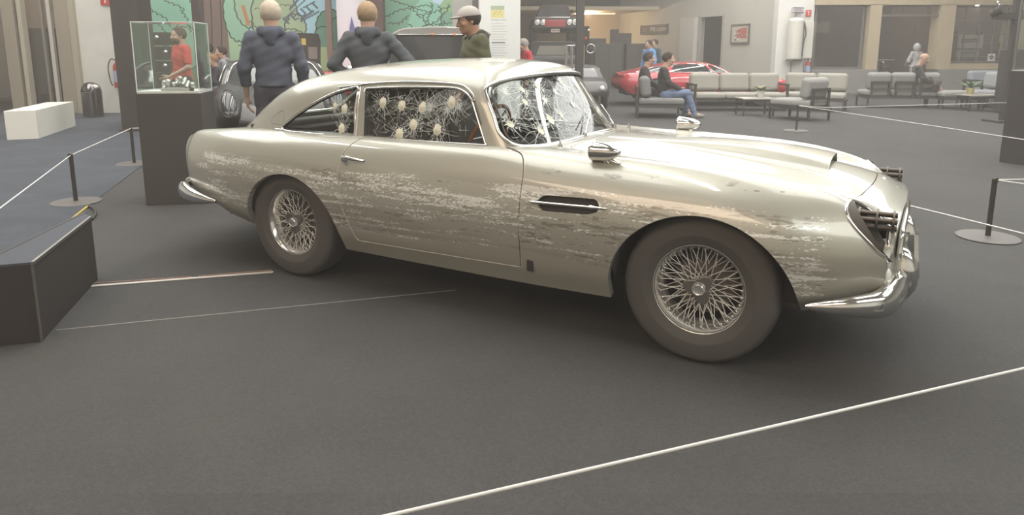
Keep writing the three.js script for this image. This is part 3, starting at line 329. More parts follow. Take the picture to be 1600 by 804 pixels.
// ================================================================ the silver coupe
// car axes: x forward from the rear axle, y up, z to the car's right (towards the camera)
const paintMap = dataTex(2048, 512, (u, v) => {   // scraped paint on the flanks: uv in car metres, x -1.3..3.4, y 0.2..1.0
  const x = -1.3 + u * 4.7, y = 0.2 + v * 0.8;
  let c = [176, 174, 163];
  const g = noise2(u * 1900, v * 480) * 6 - 3; c = c.map((q) => q + g);
  const sl = y + 0.012 * Math.sin(x * 2.1);   // bands run along the body
  for (const [ax, ay, bx2, by] of [[.79, .43, .886, .315], [.886, .315, 1.04, .248]]) { const t = clamp(((x - ax) * (bx2 - ax) + (y - ay) * (by - ay)) / ((bx2 - ax) ** 2 + (by - ay) ** 2)), d = Math.hypot(x - ax - (bx2 - ax) * t - .008 * Math.sin(t * 3), y - ay - (by - ay) * t); if (d < .0028) c = [206, 202, 192]; }
  const band = sst(0.33, 0.42, sl) * (1 - sst(0.70, 0.80, sl)) * sst(-1.0, -0.72, x) * (1 - sst(2.95, 3.07, x));
  if (band > 0.01) {
    const patch = fbm(x * 2.4 + 3.1, y * 13 + 1.7, 3), lines = fbm(x * 5, y * 75, 3), bits = fbm(x * 95, y * 210, 3), bit2 = fbm(x * 34 + 40, y * 170 + 9, 2);
    const w = (patch * 0.95 + lines * 0.95 + bits * 0.9) / 2.8 + (band - 1) * 0.22, dark = sst(1.5, 1.9, x) * (1 - sst(2.6, 2.9, x));
    const smear = sst(.54, .74, fbm(x * 3.1 + 21, y * 48 + 3, 3) * .6 + patch * .4) * band * .30; c = c.map((z) => lerp(z, 214, smear));
    const k = sst(0.545, 0.585, w); if (k > 0) { const t = 226 + 24 * bits; c = [lerp(c[0], t, k * 0.9), lerp(c[1], t, k * 0.9), lerp(c[2], t - 4, k * 0.9)]; }
    const dk = (fbm(x * 2.2 + 50, y * 9 + 30, 3) * 0.6 + fbm(x * 6 + 11, y * 80 + 4, 3) * 0.85 + bit2 * 0.85) / 2.3 + (band - 1) * 0.25, q = sst(0.60 - .02 * dark, 0.67, dk); if (q > 0) c = c.map((z, i) => lerp(z, [120, 115, 106][i], q * 0.6));
    const sm = sst(0.5, 0.68, fbm(x * 1.3 + 9, y * 22 + 70, 3)) * band * 0.30; c = c.map((z, i) => lerp(z, [140, 136, 128][i], sm));
  } else {
    const hi = sst(0.72, 0.76, y) * (1 - sst(0.80, 0.84, y)) * sst(1.7, 1.8, x) * (1 - sst(2.9, 3.0, x));
    if (hi > 0) { const q = sst(0.63, 0.68, fbm(x * 20, y * 60, 3)) * hi; c = c.map((z, i) => lerp(z, [96, 92, 82][i], q * 0.7)); }
  }
  return c;
}, true, false);
const paint = phys(0xffffff, 0.36, 0.3, { map: paintMap, clearcoat: 1, clearcoatRoughness: 0.05 });
const paintPlain = phys(0xb0aea3, 0.36, 0.3, { clearcoat: 1, clearcoatRoughness: 0.05 });
const U = (x) => (x + 1.3) / 4.7, W = (y) => (y - 0.2) / 0.8;

const rowT = [   // rows of the half section, rocker to centre line: y and half width against station x
  { y: [[-1.1, .47], [-1, .42], [-.8, .355], [-.45, .285], [-.1, .245], [.4, .232], [1.5, .228], [2.05, .235], [2.5, .26], [2.9, .31], [3.1, .34], [3.2, .37]],
    w: [[-1.1, .56], [-1, .62], [-.8, .67], [-.5, .70], [0, .735], [2, .75], [2.5, .755], [2.8, .73], [3, .66], [3.12, .59], [3.2, .52]] },
  { y: [[-1.1, .52], [-1, .485], [-.8, .445], [-.5, .40], [0, .375], [1, .365], [2.1, .37], [2.5, .39], [2.9, .40], [3.1, .42], [3.2, .44]],
    w: [[-1.1, .625], [-1, .70], [-.8, .752], [-.5, .785], [0, .805], [.6, .803], [1.4, .80], [2.1, .81], [2.5, .822], [2.8, .80], [3, .74], [3.12, .68], [3.2, .62]] },
  { y: [[-1.1, .63], [-.8, .60], [0, .59], [2.5, .595], [2.9, .58], [3.2, .53]],
    w: [[-1.1, .645], [-1, .718], [-.8, .772], [-.5, .807], [0, .834], [.5, .83], [1.4, .825], [1.8, .828], [2.2, .838], [2.55, .844], [2.8, .823], [3, .768], [3.12, .715], [3.2, .66]] },
  { y: [[-1.1, .745], [-.8, .76], [-.5, .775], [0, .79], [1, .797], [1.5, .795], [2.1, .785], [2.5, .77], [2.8, .735], [3, .69], [3.12, .645], [3.2, .60]],
    w: [[-1.1, .625], [-1, .685], [-.8, .735], [-.5, .772], [0, .795], [.6, .79], [1.4, .78], [1.8, .776], [2.1, .778], [2.5, .783], [2.8, .764], [3, .722], [3.12, .69], [3.2, .648]] },
  { y: [[-1.1, .80], [-1.02, .832], [-.8, .853], [-.5, .872], [0, .888], [.6, .893], [1.4, .893], [1.7, .886], [2.1, .880], [2.5, .868], [2.75, .847], [2.9, .82], [3, .793], [3.08, .757], [3.14, .70], [3.2, .635]],
    w: [[-1.1, .545], [-1, .595], [-.8, .635], [-.5, .67], [0, .693], [.6, .70], [1.35, .70], [1.7, .675], [2.1, .655], [2.5, .645], [2.8, .632], [3, .615], [3.12, .605], [3.2, .595]] },
  { y: [[-1.1, .79], [-1, .825], [-.8, .852], [-.5, .88], [0, .895], [1.4, .898], [1.6, .897], [1.8, .887], [2.1, .866], [2.5, .836], [2.8, .80], [3, .765], [3.12, .735], [3.2, .696]],
    w: [[-1.1, .36], [-1, .39], [-.8, .43], [-.5, .46], [0, .49], [1.4, .51], [1.8, .50], [2.1, .49], [2.5, .475], [2.8, .465], [3, .455], [3.12, .44], [3.2, .425]] },
  { y: [[-1.1, .778], [-1, .815], [-.8, .85], [-.5, .89], [0, .90], [1.4, .90], [1.6, .905], [1.8, .903], [2.1, .895], [2.5, .872], [2.8, .838], [3, .80], [3.12, .762], [3.2, .714]],
    w: [[-1.1, .18], [-1, .19], [-.8, .21], [0, .24], [1.4, .26], [2.1, .25], [2.8, .235], [3.2, .21]] },
  { y: [[-1.1, .776], [-1, .813], [-.8, .85], [-.5, .895], [0, .90], [1.4, .90], [1.6, .912], [1.8, .913], [2.1, .908], [2.5, .886], [2.8, .852], [3, .812], [3.12, .772], [3.2, .722]],
    w: [[-1.1, 0], [3.2, 0]] },
].map((r) => ({ y: pchip(r.y), w: pchip(r.w) }));
function bodySection(X) {
  const tf = clamp((X - 2.6) / 0.6), tr = clamp((-0.62 - X) / 0.48);
  return rowT.map((r) => { const w = r.w(X), q = Math.min(1, w / 0.66); return V(X + 0.058 * tf * tf * (1 - q * q) - 0.125 * tr * tr * (1 - q * q), r.y(X), w); });
}
function sectionPoints(P, per) {   // smooth curve through the half section, then its mirror image
  const Q = [...P, V(P[6].x, P[6].y, -P[6].z), V(P[5].x, P[5].y, -P[5].z)], c = [];
  const cat = (a, b, d, e, t) => { const t2 = t * t, t3 = t2 * t; return V(0.5 * (2 * b.x + (d.x - a.x) * t + (2 * a.x - 5 * b.x + 4 * d.x - e.x) * t2 + (3 * b.x - a.x - 3 * d.x + e.x) * t3), 0.5 * (2 * b.y + (d.y - a.y) * t + (2 * a.y - 5 * b.y + 4 * d.y - e.y) * t2 + (3 * b.y - a.y - 3 * d.y + e.y) * t3), 0.5 * (2 * b.z + (d.z - a.z) * t + (2 * a.z - 5 * b.z + 4 * d.z - e.z) * t2 + (3 * b.z - a.z - 3 * d.z + e.z) * t3)); };
  for (let s = 0; s < 7; s++) { const a = s ? Q[s - 1] : Q[0].clone().multiplyScalar(2).sub(Q[1]); for (let k = 0; k < per; k++) c.push(cat(a, Q[s], Q[s + 1], Q[s + 2], k / per)); }
  c.push(Q[7]);
  return [...c, ...c.slice(0, -1).reverse().map((p) => V(p.x, p.y, -p.z))];
}
const bodyShell = (() => {
  const NX = 300, PER = 11, rows = [], endF = sectionPoints(bodySection(3.2), PER), endR = sectionPoints(bodySection(-1.1), PER);
  const caps = [[0, 0], [.25, .5], [.5, .8], [.75, .95], [.92, 1]];
  for (const [k, s] of caps) rows.push(endR.map((p) => V(lerp(-1.225, p.x, k) - (k ? 0.018 * (1 - s * s) : 0), lerp(0.62, p.y, s), p.z * s)));
  for (let i = 0; i <= NX; i++) rows.push(sectionPoints(bodySection(-1.1 + 4.3 * i / NX), PER));
  for (const [k, s] of [...caps].reverse()) rows.push(endF.map((p) => V(lerp(3.235, p.x, k) + (k ? 0.012 * (1 - s * s) : 0), lerp(0.53, p.y, s), p.z * s)));
  return grid(rows.length - 1, rows[0].length - 1, (i, j) => { const p = rows[i][j]; return [p.x, p.y, p.z, U(p.x), W(p.y)]; });
})();
const topAt = (x, w) => { const P = sectionPoints(bodySection(x), 8).filter((p) => p.z >= -0.01 && p.y > 0.6), a = Math.abs(w); let best = P[0]; for (let i = 1; i < P.length; i++) if ((P[i].z - a) * (P[i - 1].z - a) <= 0 && P[i].y > 0.7) { const t = (P[i - 1].z - a) / (P[i - 1].z - P[i].z || 1); return lerp(P[i - 1].y, P[i].y, t); } else if (Math.abs(P[i].z - a) < Math.abs(best.z - a)) best = P[i]; return best.y; };
const sideAt = (x, y) => { const P = sectionPoints(bodySection(x), 8); for (let i = 1; i < P.length / 2; i++) if ((P[i].y - y) * (P[i - 1].y - y) <= 0 && P[i].z > 0.5) { const t = (y - P[i - 1].y) / (P[i].y - P[i - 1].y || 1); return lerp(P[i - 1].z, P[i].z, t); } return 0.8; };

// greenhouse: rounded meeting of roof, side glass planes and windscreen
const roofY = pchip([[-1.25, .60], [-1.1, .715], [-.95, .808], [-.8, .89], [-.64, .975], [-.46, 1.08], [-.28, 1.175], [-.07, 1.25], [.26, 1.30], [.6, 1.325], [.95, 1.335], [1.2, 1.325], [1.4, 1.298], [1.75, 1.21]]);
const sideW = (x, y) => 0.672 - 0.22 * Math.max(y - 0.9, -0.06) - 0.33 * Math.pow(clamp(-0.02 - x, 0, 2), 1.5);
const shieldX = (y, w) => 1.66 - 0.75 * (y - 0.91) - 0.12 * w * w - 0.75 * w ** 4;
const smax = (a, b, k) => { const h = clamp(0.5 + 0.5 * (a - b) / k); return lerp(b, a, h) + k * h * (1 - h); };
const house = (x, y, w) => { w = Math.abs(w); return smax(smax((y - roofY(x) + 0.20 * w * w) * 0.9, (w - sideW(x, y)) * 0.97, 0.13), (x - shieldX(y, w)) * 0.8, 0.05); };
const greenhouse = (() => {
  const NX = 250, NA = 150;
  return grid(NX, NA, (i, j) => {
    const x = -1.12 + 2.87 * i / NX, a = Math.PI * j / NA, c = Math.cos(a), s = Math.sin(a); let lo = 0, hi = 0.9;
    if (house(x, 0.72, 0) > 0) hi = 0; else for (let k = 0; k < 30; k++) { const m = (lo + hi) / 2; house(x, 0.72 + m * s, m * c) > 0 ? hi = m : lo = m; }
    return [x, 0.72 + hi * s, hi * c, U(x), 0.9];
  });
})();
const quarterOutline = roundPoly(smoothOutline([[-.112, .897], [-.137, .912], [-.063, .965], [.103, 1.059], [.265, 1.129], [.385, 1.161], [.446, 1.168], [.452, 1.03], [.458, .886], [.128, .891]], 5), .01, 2);
const doorGlassOutline = roundPoly([[.500, 1.164], [.65, 1.174], [.821, 1.181], [1.077, 1.184], [1.16, 1.179], [1.235, 1.135], [1.27, 1.065], [1.354, .899], [1.115, .893], [.532, .887]], [.02, .3, .3, .3, .05, .05, .05, .012, .3, .012], 4);
const shieldOutline = smoothOutline([[0, .908], [.2, .904], [.42, .896], [.56, .893], [.632, .904], [.650, .94], [.632, 1.04], [.610, 1.13], [.582, 1.188], [.51, 1.220], [.33, 1.240], [0, 1.248], [-.33, 1.240], [-.51, 1.220], [-.582, 1.188], [-.610, 1.13], [-.632, 1.04], [-.650, .94], [-.632, .904], [-.56, .893], [-.42, .896], [-.2, .904]], 6);
const rearOutline = roundPoly([[-.36, .93], [.36, .93], [.33, 1.17], [-.33, 1.17]], .07, 5);
const sdQ = sdPoly(quarterOutline), sdD = sdPoly(doorGlassOutline), sdS = sdPoly(shieldOutline), sdR = sdPoly(rearOutline);
const fQ = (x, y, w) => sdQ(x, y), fD = (x, y, w) => sdD(x, y), fS = (x, y, w) => x < 1.2 ? -1 : sdS(w, y), fR = (x, y, w) => x > -0.1 ? -1 : sdR(w, y);
const flapSd = sdPoly(roundPoly([[-.275, .925], [-.135, .925], [-.147, 1.02], [-.268, .962]], .015));

const car = thing('classic_coupe', 'silver classic coupe with bullet-cracked windows, scraped flanks and wire wheels on the dark carpet', 'car', [-0.9776, 0, -4.8195], -0.5158);
// ---- lower body and its openings
const archF = (x, y, w) => Math.abs(w) < 0.5 ? 1 : (Math.sqrt(((x - 2.497) / .412) ** 2 + ((y - .295) / (y > .295 ? .397 : .9)) ** 2) - 1) * 0.4;
const archR = (x, y, w) => Math.abs(w) < 0.5 ? 1 : (Math.sqrt(((x - .035) / .392) ** 2 + ((y - .285) / (y > .285 ? .372 : .9)) ** 2) - 1) * 0.38;
const cabin = (x, y, w) => y < 0.8 ? 1 : -Math.min(shieldX(.9, Math.abs(w)) - 0.05 - x, x + 0.45, sideW(x, .9) - 0.05 - Math.abs(w));
const doorPts = roundPoly([[.60, .93], [.505, .857], [.466, .80], [.461, .679], [.480, .53], [.512, .43], [.565, .312], [.9, .314], [1.625, .321], [1.631, .56], [1.631, .80], [1.60, .872], [1.53, .892], [1.40, .905], [1.40, .98], [.60, .98]], [.02, .05, .05, .1, .1, .05, .03, .2, .025, .2, .06, .05, .05, .02, .01, .01], 4);
const sdDoor = sdPoly(doorPts), inDoor = (x, y, w) => w < 0.3 ? -1 : sdDoor(x, y);
const ventPts = roundPoly([[1.742, .630], [1.99, .640], [2.045, .66], [2.040, .700], [2.02, .713], [1.756, .705], [1.715, .672]], [.025, .02, .03, .03, .02, .02, .02], 4), sdVent = sdPoly(ventPts);
const bonnetPts = roundPoly([[1.735, -.50], [3.02, -.455], [3.075, -.40], [3.115, -.2], [3.125, 0], [3.115, .2], [3.075, .40], [3.02, .455], [1.735, .50]], [.05, .06, .05, .2, .2, .2, .05, .06, .05], 5);
const sdBon = sdPoly(bonnetPts), inBon = (x, y, w) => y < 0.68 ? -1 : sdBon(x, w);
const lampOval = (x, y, w) => x < 2.9 || y < 0.45 ? 1 : (Math.hypot((Math.abs(w) - .60) / .088, (y - .660) / .114) - 1) * 0.1;
let shell = cut(bodyShell, archF, .035); shell = cut(shell, archR, .035); shell = cut(shell, cabin); shell = cut(shell, lampOval, .03);
shell = cut(shell, (x, y, w) => w < 0.5 ? 1 : -sdVent(x, y), .02);
const doorGeo = cut(shell, (x, y, w) => Math.min(inDoor(x, y, w) - .0028, house(x, y, w) + 0.004), .012), bonnetGeo = cut(shell, (x, y, w) => inBon(x, y, w) - .0022, .012);
shell = cut(shell, (x, y, w) => -inDoor(x, y, w) - .0015, .014); shell = cut(shell, (x, y, w) => -inBon(x, y, w) - .0012, .014);
obj('body_shell', shell, paint, car);
const door = obj('door', doorGeo, paint, car);
const bonnet = obj('bonnet', bonnetGeo, paintPlain, car);
// dark jambs behind the panel gaps
obj('door_jamb', offset(cut(cut(bodyShell, (x, y, w) => w < .3 ? -1 : .03 - Math.abs(sdDoor(x, y))), (x, y, w) => Math.min(archF(x, y, w), archR(x, y, w), .885 - y)), -.016), M.darkWell, car);
obj('door_edge_highlight', tube([[.505, .857], [.466, .80], [.461, .679], [.480, .53], [.512, .43], [.545, .345], [.568, .3135], [.9, .3145], [1.3, .318], [1.62, .3215], [1.631, .34], [1.631, .56], [1.631, .80], [1.612, .855]].map(([x, y]) => V(x, y, sideAt(x, y) + .0008)), .0022, 400, false, 6, .1), std(0xd2cdc0, .4, .3), door);  // pale tube drawn as the highlight along the door gap
// ---- roof and window openings
let roof = cut(greenhouse, (x, y, w) => -Math.max(fQ(x, y, w), fD(x, y, w)), .014); roof = cut(roof, (x, y, w) => -Math.max(fS(x, y, w), fR(x, y, w)), .012);
roof = cut(roof, (x, y, w) => y - lerp(0.765, 0.845, sst(-.75, -.35, x)));
const flapGeo = cut(roof, (x, y, w) => w < 0 ? -1 : flapSd(x, y) - .001, .004);
roof = cut(roof, (x, y, w) => w < 0 ? 1 : -flapSd(x, y) - .001, .006);
obj('roof', roof, paintPlain, car); obj('fuel_flap', flapGeo, paintPlain, car);
obj('headlining', offset(cut(roof, (x, y, w) => y - 1.0), -.016), std(0x6a665e, 0.9), car);
const gl = (f, side) => offset(cut(greenhouse, (x, y, w) => side && Math.sign(w) !== side ? -1 : f(x, y, w) + .006), -.008);
const pane = (name, f, side) => obj(name, gl(f, side), M.glass, car);
const quarterGlass = pane('quarter_window', fQ, 1); pane('quarter_window', fQ, -1);
const doorGlass = pane('door_window', fD, 1); pane('door_window', fD, -1);
const shieldGlass = pane('windscreen', fS, 0); pane('rear_window', fR, 0);
const onSide = (x, y, s = 1, d = 0) => { let lo = 0.2, hi = 0.9; for (let k = 0; k < 30; k++) { const m = (lo + hi) / 2; house(x, y, m) > 0 ? hi = m : lo = m; } return V(x, y, s * (hi + d)); };
const onShield = (w, y, d = 0) => { const wm = onSide(1.12, y, 1).z - .006; w = clamp(w, -wm, wm); let lo = 1.0, hi = 1.8; for (let k = 0; k < 30; k++) { const m = (lo + hi) / 2; house(m, y, w) > 0 ? hi = m : lo = m; } return V(hi + d * 0.8, y + d * 0.6, w); };
const thin = (L, step) => L.filter((_, i) => i % step === 0);
for (const s of [1, -1]) {
  obj('window_trim', tube(thin(quarterOutline, 3).map(([x, y]) => onSide(x, y, s, .006)), .0075, 160, true), M.chrome, car);
  obj('window_trim', tube(doorGlassOutline.map(([x, y]) => onSide(x, y, s, .005)), .0065, 200, true, 8, .2), M.chrome, car);
  obj('drip_rail', tube([[.30, 1.165], [.448, 1.184], [.62, 1.2], [.839, 1.208], [1.032, 1.207], [1.14, 1.200], [1.19, 1.186], [1.235, 1.155], [1.255, 1.12]].map(([x, y]) => onSide(x, y, s, .006)), .0055, 80), M.chrome, car);
  obj('belt_trim', tube([[-.20, .884], [.1, .879], [.46, .876], [.9, .882], [1.36, .888]].map(([x, y]) => V(x, y + .012, s * (onSide(x, y + .012, 1).z + .008))), .006, 60), M.chrome, car);
}
obj('windscreen_trim', tube(thin(shieldOutline, 2).map(([w, y]) => onShield(w, y, .003)), .010, 260, true), M.chrome, car);
obj('windscreen_seal', tube(thin(shieldOutline, 2).map(([w, y]) => onShield(w * .975, lerp(1.06, y, .96), -.001)), .005, 200, true), M.rubber, car);
obj('rear_window_trim', tube(thin(rearOutline, 2).map(([w, y]) => { let lo = -1.2, hi = .4; for (let k = 0; k < 30; k++) { const m = (lo + hi) / 2; house(m, y, w) > 0 ? lo = m : hi = m; } return V(lo, y, w); }), .008, 90, true), M.chrome, car);
for (const s of [1, -1]) { obj('inner_frame', tube(thin(quarterOutline, 3).map(([x, y]) => onSide(x, y, s, -.016)), .0105, 140, true), M.leather, car); obj('inner_frame', tube(doorGlassOutline.map(([x, y]) => onSide(x, y, s, -.016)), .0105, 180, true, 8, .2), M.leather, car); }
obj('quarter_post', tube([onSide(.475, .884, 1, .001), onSide(.470, 1.03, 1, .001), onSide(.466, 1.17, 1, .001)], .011, 20), M.chrome, car);
// ---- bullet holes: crazed discs and cracks lying in the glass
function bulletHole(P, a, b, r, cracks, reach, parent, lift) {
  const up = P(a, b, lift), list = [], N = 28, ringP = [], n0 = P(a + .02, b, lift).sub(up).cross(P(a, b + .02, lift).sub(up)).normalize();
  const disc = new THREE.BufferGeometry(), pos = [...P(a, b, lift + .004).toArray()], nor = [n0.x, n0.y, n0.z], id = [];
  for (let ring = 1; ring <= 3; ring++) for (let i = 0; i < N; i++) { const t = i / N * 2 * Math.PI, q = r * ring / 3 * (ring === 3 ? rr(.85, 1.18) : 1); pos.push(...P(a + Math.cos(t) * q * .85, b + Math.sin(t) * q, lift + (ring === 1 ? .003 : ring === 2 ? .0012 : 0)).toArray()); const m = n0.clone().add(V(Math.cos(t) * .3, Math.sin(t) * .3, 0)).normalize(); nor.push(m.x, m.y, m.z); }
  for (let i = 0; i < N; i++) { const j = (i + 1) % N; id.push(0, 1 + i, 1 + j); for (let k = 0; k < 2; k++) { const o = 1 + k * N; id.push(o + i, o + N + i, o + j, o + j, o + N + i, o + N + j); } }
  disc.setAttribute('position', new THREE.Float32BufferAttribute(pos, 3)); disc.setAttribute('normal', new THREE.Float32BufferAttribute(nor, 3)); disc.setIndex(id);
  const h = obj('bullet_hole', disc, M.crazed, parent);
  const rib = (x0, y0, t, len, wd) => { let x = x0, y = y0; const n = 5, l = [], rt = []; for (let i = 0; i <= n; i++) { const w = wd * (1 - .75 * i / n); l.push(P(x - Math.sin(t) * w, y + Math.cos(t) * w, lift + .0006)); rt.push(P(x + Math.sin(t) * w, y - Math.cos(t) * w, lift + .0006)); x += Math.cos(t) * len / n; y += Math.sin(t) * len / n; t += rr(-.32, .32); }
    const p = [], nn = [], ix = []; for (let i = 0; i <= n; i++) { p.push(...l[i].toArray(), ...rt[i].toArray()); nn.push(n0.x, n0.y, n0.z, n0.x, n0.y, n0.z); if (i) ix.push(2 * i - 2, 2 * i - 1, 2 * i, 2 * i, 2 * i - 1, 2 * i + 1); }
    const g = new THREE.BufferGeometry(); g.setAttribute('position', new THREE.Float32BufferAttribute(p, 3)); g.setAttribute('normal', new THREE.Float32BufferAttribute(nn, 3)); g.setIndex(ix); list.push(g); return [x, y, t]; };
  for (let i = 0; i < cracks; i++) { const t = i / cracks * 6.283 + rr(-.3, .3), L = reach * rr(.35, 1), e = rib(a + Math.cos(t) * r * .7, b + Math.sin(t) * r * .7, t, L, rr(.0005, .0011)); if (rnd() < .6) rib(e[0], e[1], e[2] + rr(-1, 1), L * .6, .0008); if (rnd() < .5) rib(a + Math.cos(t) * L * .8, b + Math.sin(t) * L * .8, t + rr(1.2, 1.9), reach * .3, .0008); }
  for (let i = 0; i < cracks * 1.5; i++) { const t = rr(0, 6.283), q = r * rr(.9, 2.2); rib(a + Math.cos(t) * q, b + Math.sin(t) * q, t + rr(-1.6, 1.6), rr(.006, .022), rr(.0008, .0018)); }
  obj('crack_lines', list, M.crack, parent).userData.kind = 'stuff';
}
const sideP = (x, y, d) => onSide(clamp(x, -.1, 1.34), clamp(y, .892, 1.178), 1, d), shieldP = (w, y, d) => onShield(clamp(w, -.62, .62), clamp(y, .9, 1.235), d);
for (const [x, y, r] of [[.283, 1.057, .019], [.358, 1.043, .028], [.352, .93, .03]]) bulletHole(sideP, x, y, r, 14, .09, quarterGlass, -.006);
for (const [x, y, r] of [[.639, 1.090, .029], [.775, 1.076, .029], [.918, 1.073, .029], [1.105, 1.108, .03], [.870, .978, .03], [.780, .925, .032], [1.031, .960, .031]]) bulletHole(sideP, x, y, r, 20, .15, doorGlass, -.006);
for (const [x, y, r] of [[.969, 1.081, .006], [1.08, 1.066, .006], [1.15, 1.09, .004]]) bulletHole(sideP, x, y, r, 26, .11, doorGlass, -.006);
for (const [w, y, r] of [[.406, 1.176, 0.0158], [.266, 1.192, 0.0173], [.440, 1.113, 0.0173], [.278, 1.116, 0.0173], [.337, 1.016, 0.0259], [.213, 1.032, 0.0173], [.007, 1.076, 0.0173], [.591, 1.009, 0.0173], [.456, .968, 0.0202], [-.213, 1.167, 0.0158], [-.027, 1.197, 0.0158], [-.333, 1.02, 0.0158], [.12, 1.15, 0.0060], [.52, 1.17, 0.0060], [-.1, 1.0, 0.0060]]) bulletHole(shieldP, w, y, r, 17, .16, shieldGlass, -.004);

// ---- wheel wells, floor pan, cabin
for (const [x, r, ry] of [[2.497, .43, .41], [.035, .41, .39]]) for (const s of [1, -1]) obj('wheel_well', grid(24, 6, (i, j) => { const a = 0.04 + (Math.PI - .08) * i / 24, yy = .29 + Math.sin(a) * ry, w = lerp(.42, .685 + .11 * sst(.30, .46, yy), j / 6), k = j > 4 ? .985 : 1; return [x + Math.cos(a) * r * k, .29 + Math.sin(a) * ry * k, s * w]; }), M.darkWell, car);
obj('floor_pan', [bx(3.9, .03, .9, 1.0, .24, 0), bx(1.55, .03, 1.36, 1.25, .25, 0), bx(3.7, .45, .02, 1.1, .45, .43), bx(3.7, .45, .02, 1.1, .45, -.43)], M.darkWell, car);
obj('cabin_lining', [bx(1.9, .52, .02, .75, .60, .645), bx(1.9, .52, .02, .75, .60, -.645), bx(.03, .55, 1.2, 1.62, .58, 0), bx(.03, .5, 1.2, -.45, .6, 0), bx(.5, .03, 1.1, -.3, .885, 0)], M.leather, car);
obj('dashboard', [bx(.26, .16, 1.16, 1.42, .81, 0, .05), bx(.05, .13, .36, 1.29, .81, .33, .02)], M.leather, car);
for (const s of [1, -1]) { obj('front_seat', [bx(.5, .14, .48, .80, .47, .33 * s, .06), bx(.14, .56, .48, .53, .74, .33 * s, .06, 0, 0, .22)], std(0x5a5754, 0.45), car); }
obj('rear_seat', [bx(.4, .14, 1.1, .02, .52, 0, .06), bx(.14, .46, 1.14, -.22, .72, 0, .06, 0, 0, .3)], std(0x77746e, 0.45), car);
{ const st = obj('steering_wheel', new THREE.TorusGeometry(.19, .011, 10, 48).rotateY(Math.PI / 2).rotateZ(-.42).translate(1.16, .90, .33), M.wood, car);
  obj('wheel_spoke', [0, 1, 2].map((k) => { const a = k * 2.094 + 1.57, c = V(1.16, .90, .33), e = V(0, Math.cos(a) * .185, Math.sin(a) * .185).applyAxisAngle(V(0, 0, 1), -.42); return bar(c, c.clone().add(e), .008); }), M.chrome, st); obj('steering_column', bar([1.16, .90, .33], [1.4, .79, .33], .022), M.chrome, st); }
// ---- wheels
const SPOKE = std(0xf4f3f0, .3, .55), RIM = std(0xf2f1ee, .16, .85);
function wireWheel(x, s, turn) {
  const w = new THREE.Group(); w.name = numbered('wheel'); car.add(w); w.position.set(x, .343, .663 * s); w.rotation.y = turn + (s < 0 ? Math.PI : 0);
  const L = (pts, n = 64) => lathe(pts, n).rotateX(Math.PI / 2);   // axis along z, outside at +z
  obj('tyre', L([[.196, -.085], [.225, -.098], [.275, -.106], [.315, -.098], [.337, -.078], [.342, -.05], [.3425, -.048], [.3355, -.044], [.3425, -.040], [.343, -.014], [.336, -.010], [.343, -.006], [.343, .006], [.336, .010], [.343, .014], [.3425, .040], [.3355, .044], [.3425, .048], [.342, .05], [.337, .078], [.328, .088], [.322, .094], [.318, .0955], [.314, .0985], [.275, .106], [.252, .1045], [.248, .106], [.243, .1035], [.225, .098], [.196, .085]], 96), M.rubber, w);
  obj('rim', [L([[.1965, -.085], [.207, -.082], [.207, -.074], [.193, -.068], [.180, -.03], [.172, 0], [.180, .03], [.190, .060], [.197, .068], [.2085, .076], [.2085, .085], [.204, .089], [.1985, .086], [.192, .072], [.185, .060], [.176, .03], [.168, 0], [.176, -.03], [.189, -.066]], 96)], RIM, w);
  obj('hub', [L([[0, .082], [.022, .082], [.030, .078], [.033, .066], [.040, .058], [.046, .05], [.046, .03], [.056, .016], [.058, -.02], [.062, -.05], [.062, -.075], [.0, -.075]], 40)], M.chrome, w);
  const ear = []; for (let k = 0; k < 3; k++) ear.push(extr(roundPoly([[.018, -.034], [.062, -.020], [.074, .0], [.062, .020], [.018, .034]], [.01, .012, .012, .012, .01]), .012, .003).rotateZ(k * 2.094 + .5 + x).translate(0, 0, .060));
  const sp = obj('spinner', ear, M.satin, w); obj('spinner_cap', L([[0, .090], [.019, .090], [.021, .094], [.025, .094], [.029, .086], [.031, .076], [.036, .070], [.038, .06]], 32), RIM, sp);
  const spoke = (a0, r0, z0, a1, r1, z1) => obj('spoke', bar([Math.cos(a0) * r0, Math.sin(a0) * r0, z0], [Math.cos(a1) * r1, Math.sin(a1) * r1, z1], .0019, 5), SPOKE, w);
  if (s > 0) for (let k = 0; k < 20; k++) { const a = k / 20 * 2 * Math.PI; for (const q of [1, -1]) { spoke(a, .046, .046, a + q * .55, .186, .050); } }
  if (s > 0) for (let k = 0; k < 18; k++) { const a = k / 18 * 2 * Math.PI + .1; spoke(a, .060, -.05, a + .42, .171, .012); spoke(a + .17, .060, -.05, a - .25, .171, .012); }
  if (s > 0) { const nip = []; for (let k = 0; k < 36; k++) { const a = k / 36 * 2 * Math.PI + .06; nip.push(bar([Math.cos(a) * .1895, Math.sin(a) * .1895, .052], [Math.cos(a) * .178, Math.sin(a) * .178, .049], .0042, 6)); } obj('spoke_nipples', nip, M.chrome, w).userData.kind = 'stuff'; }
  obj('brake_drum', L([[.06, -.09], [.13, -.09], [.14, -.08], [.14, -.03], [.06, -.03]], 32), M.darkWell, w);
}
wireWheel(0, 1, 0); wireWheel(2.489, 1, 0.02); wireWheel(0, -1, 0); wireWheel(2.489, -1, 0.02);
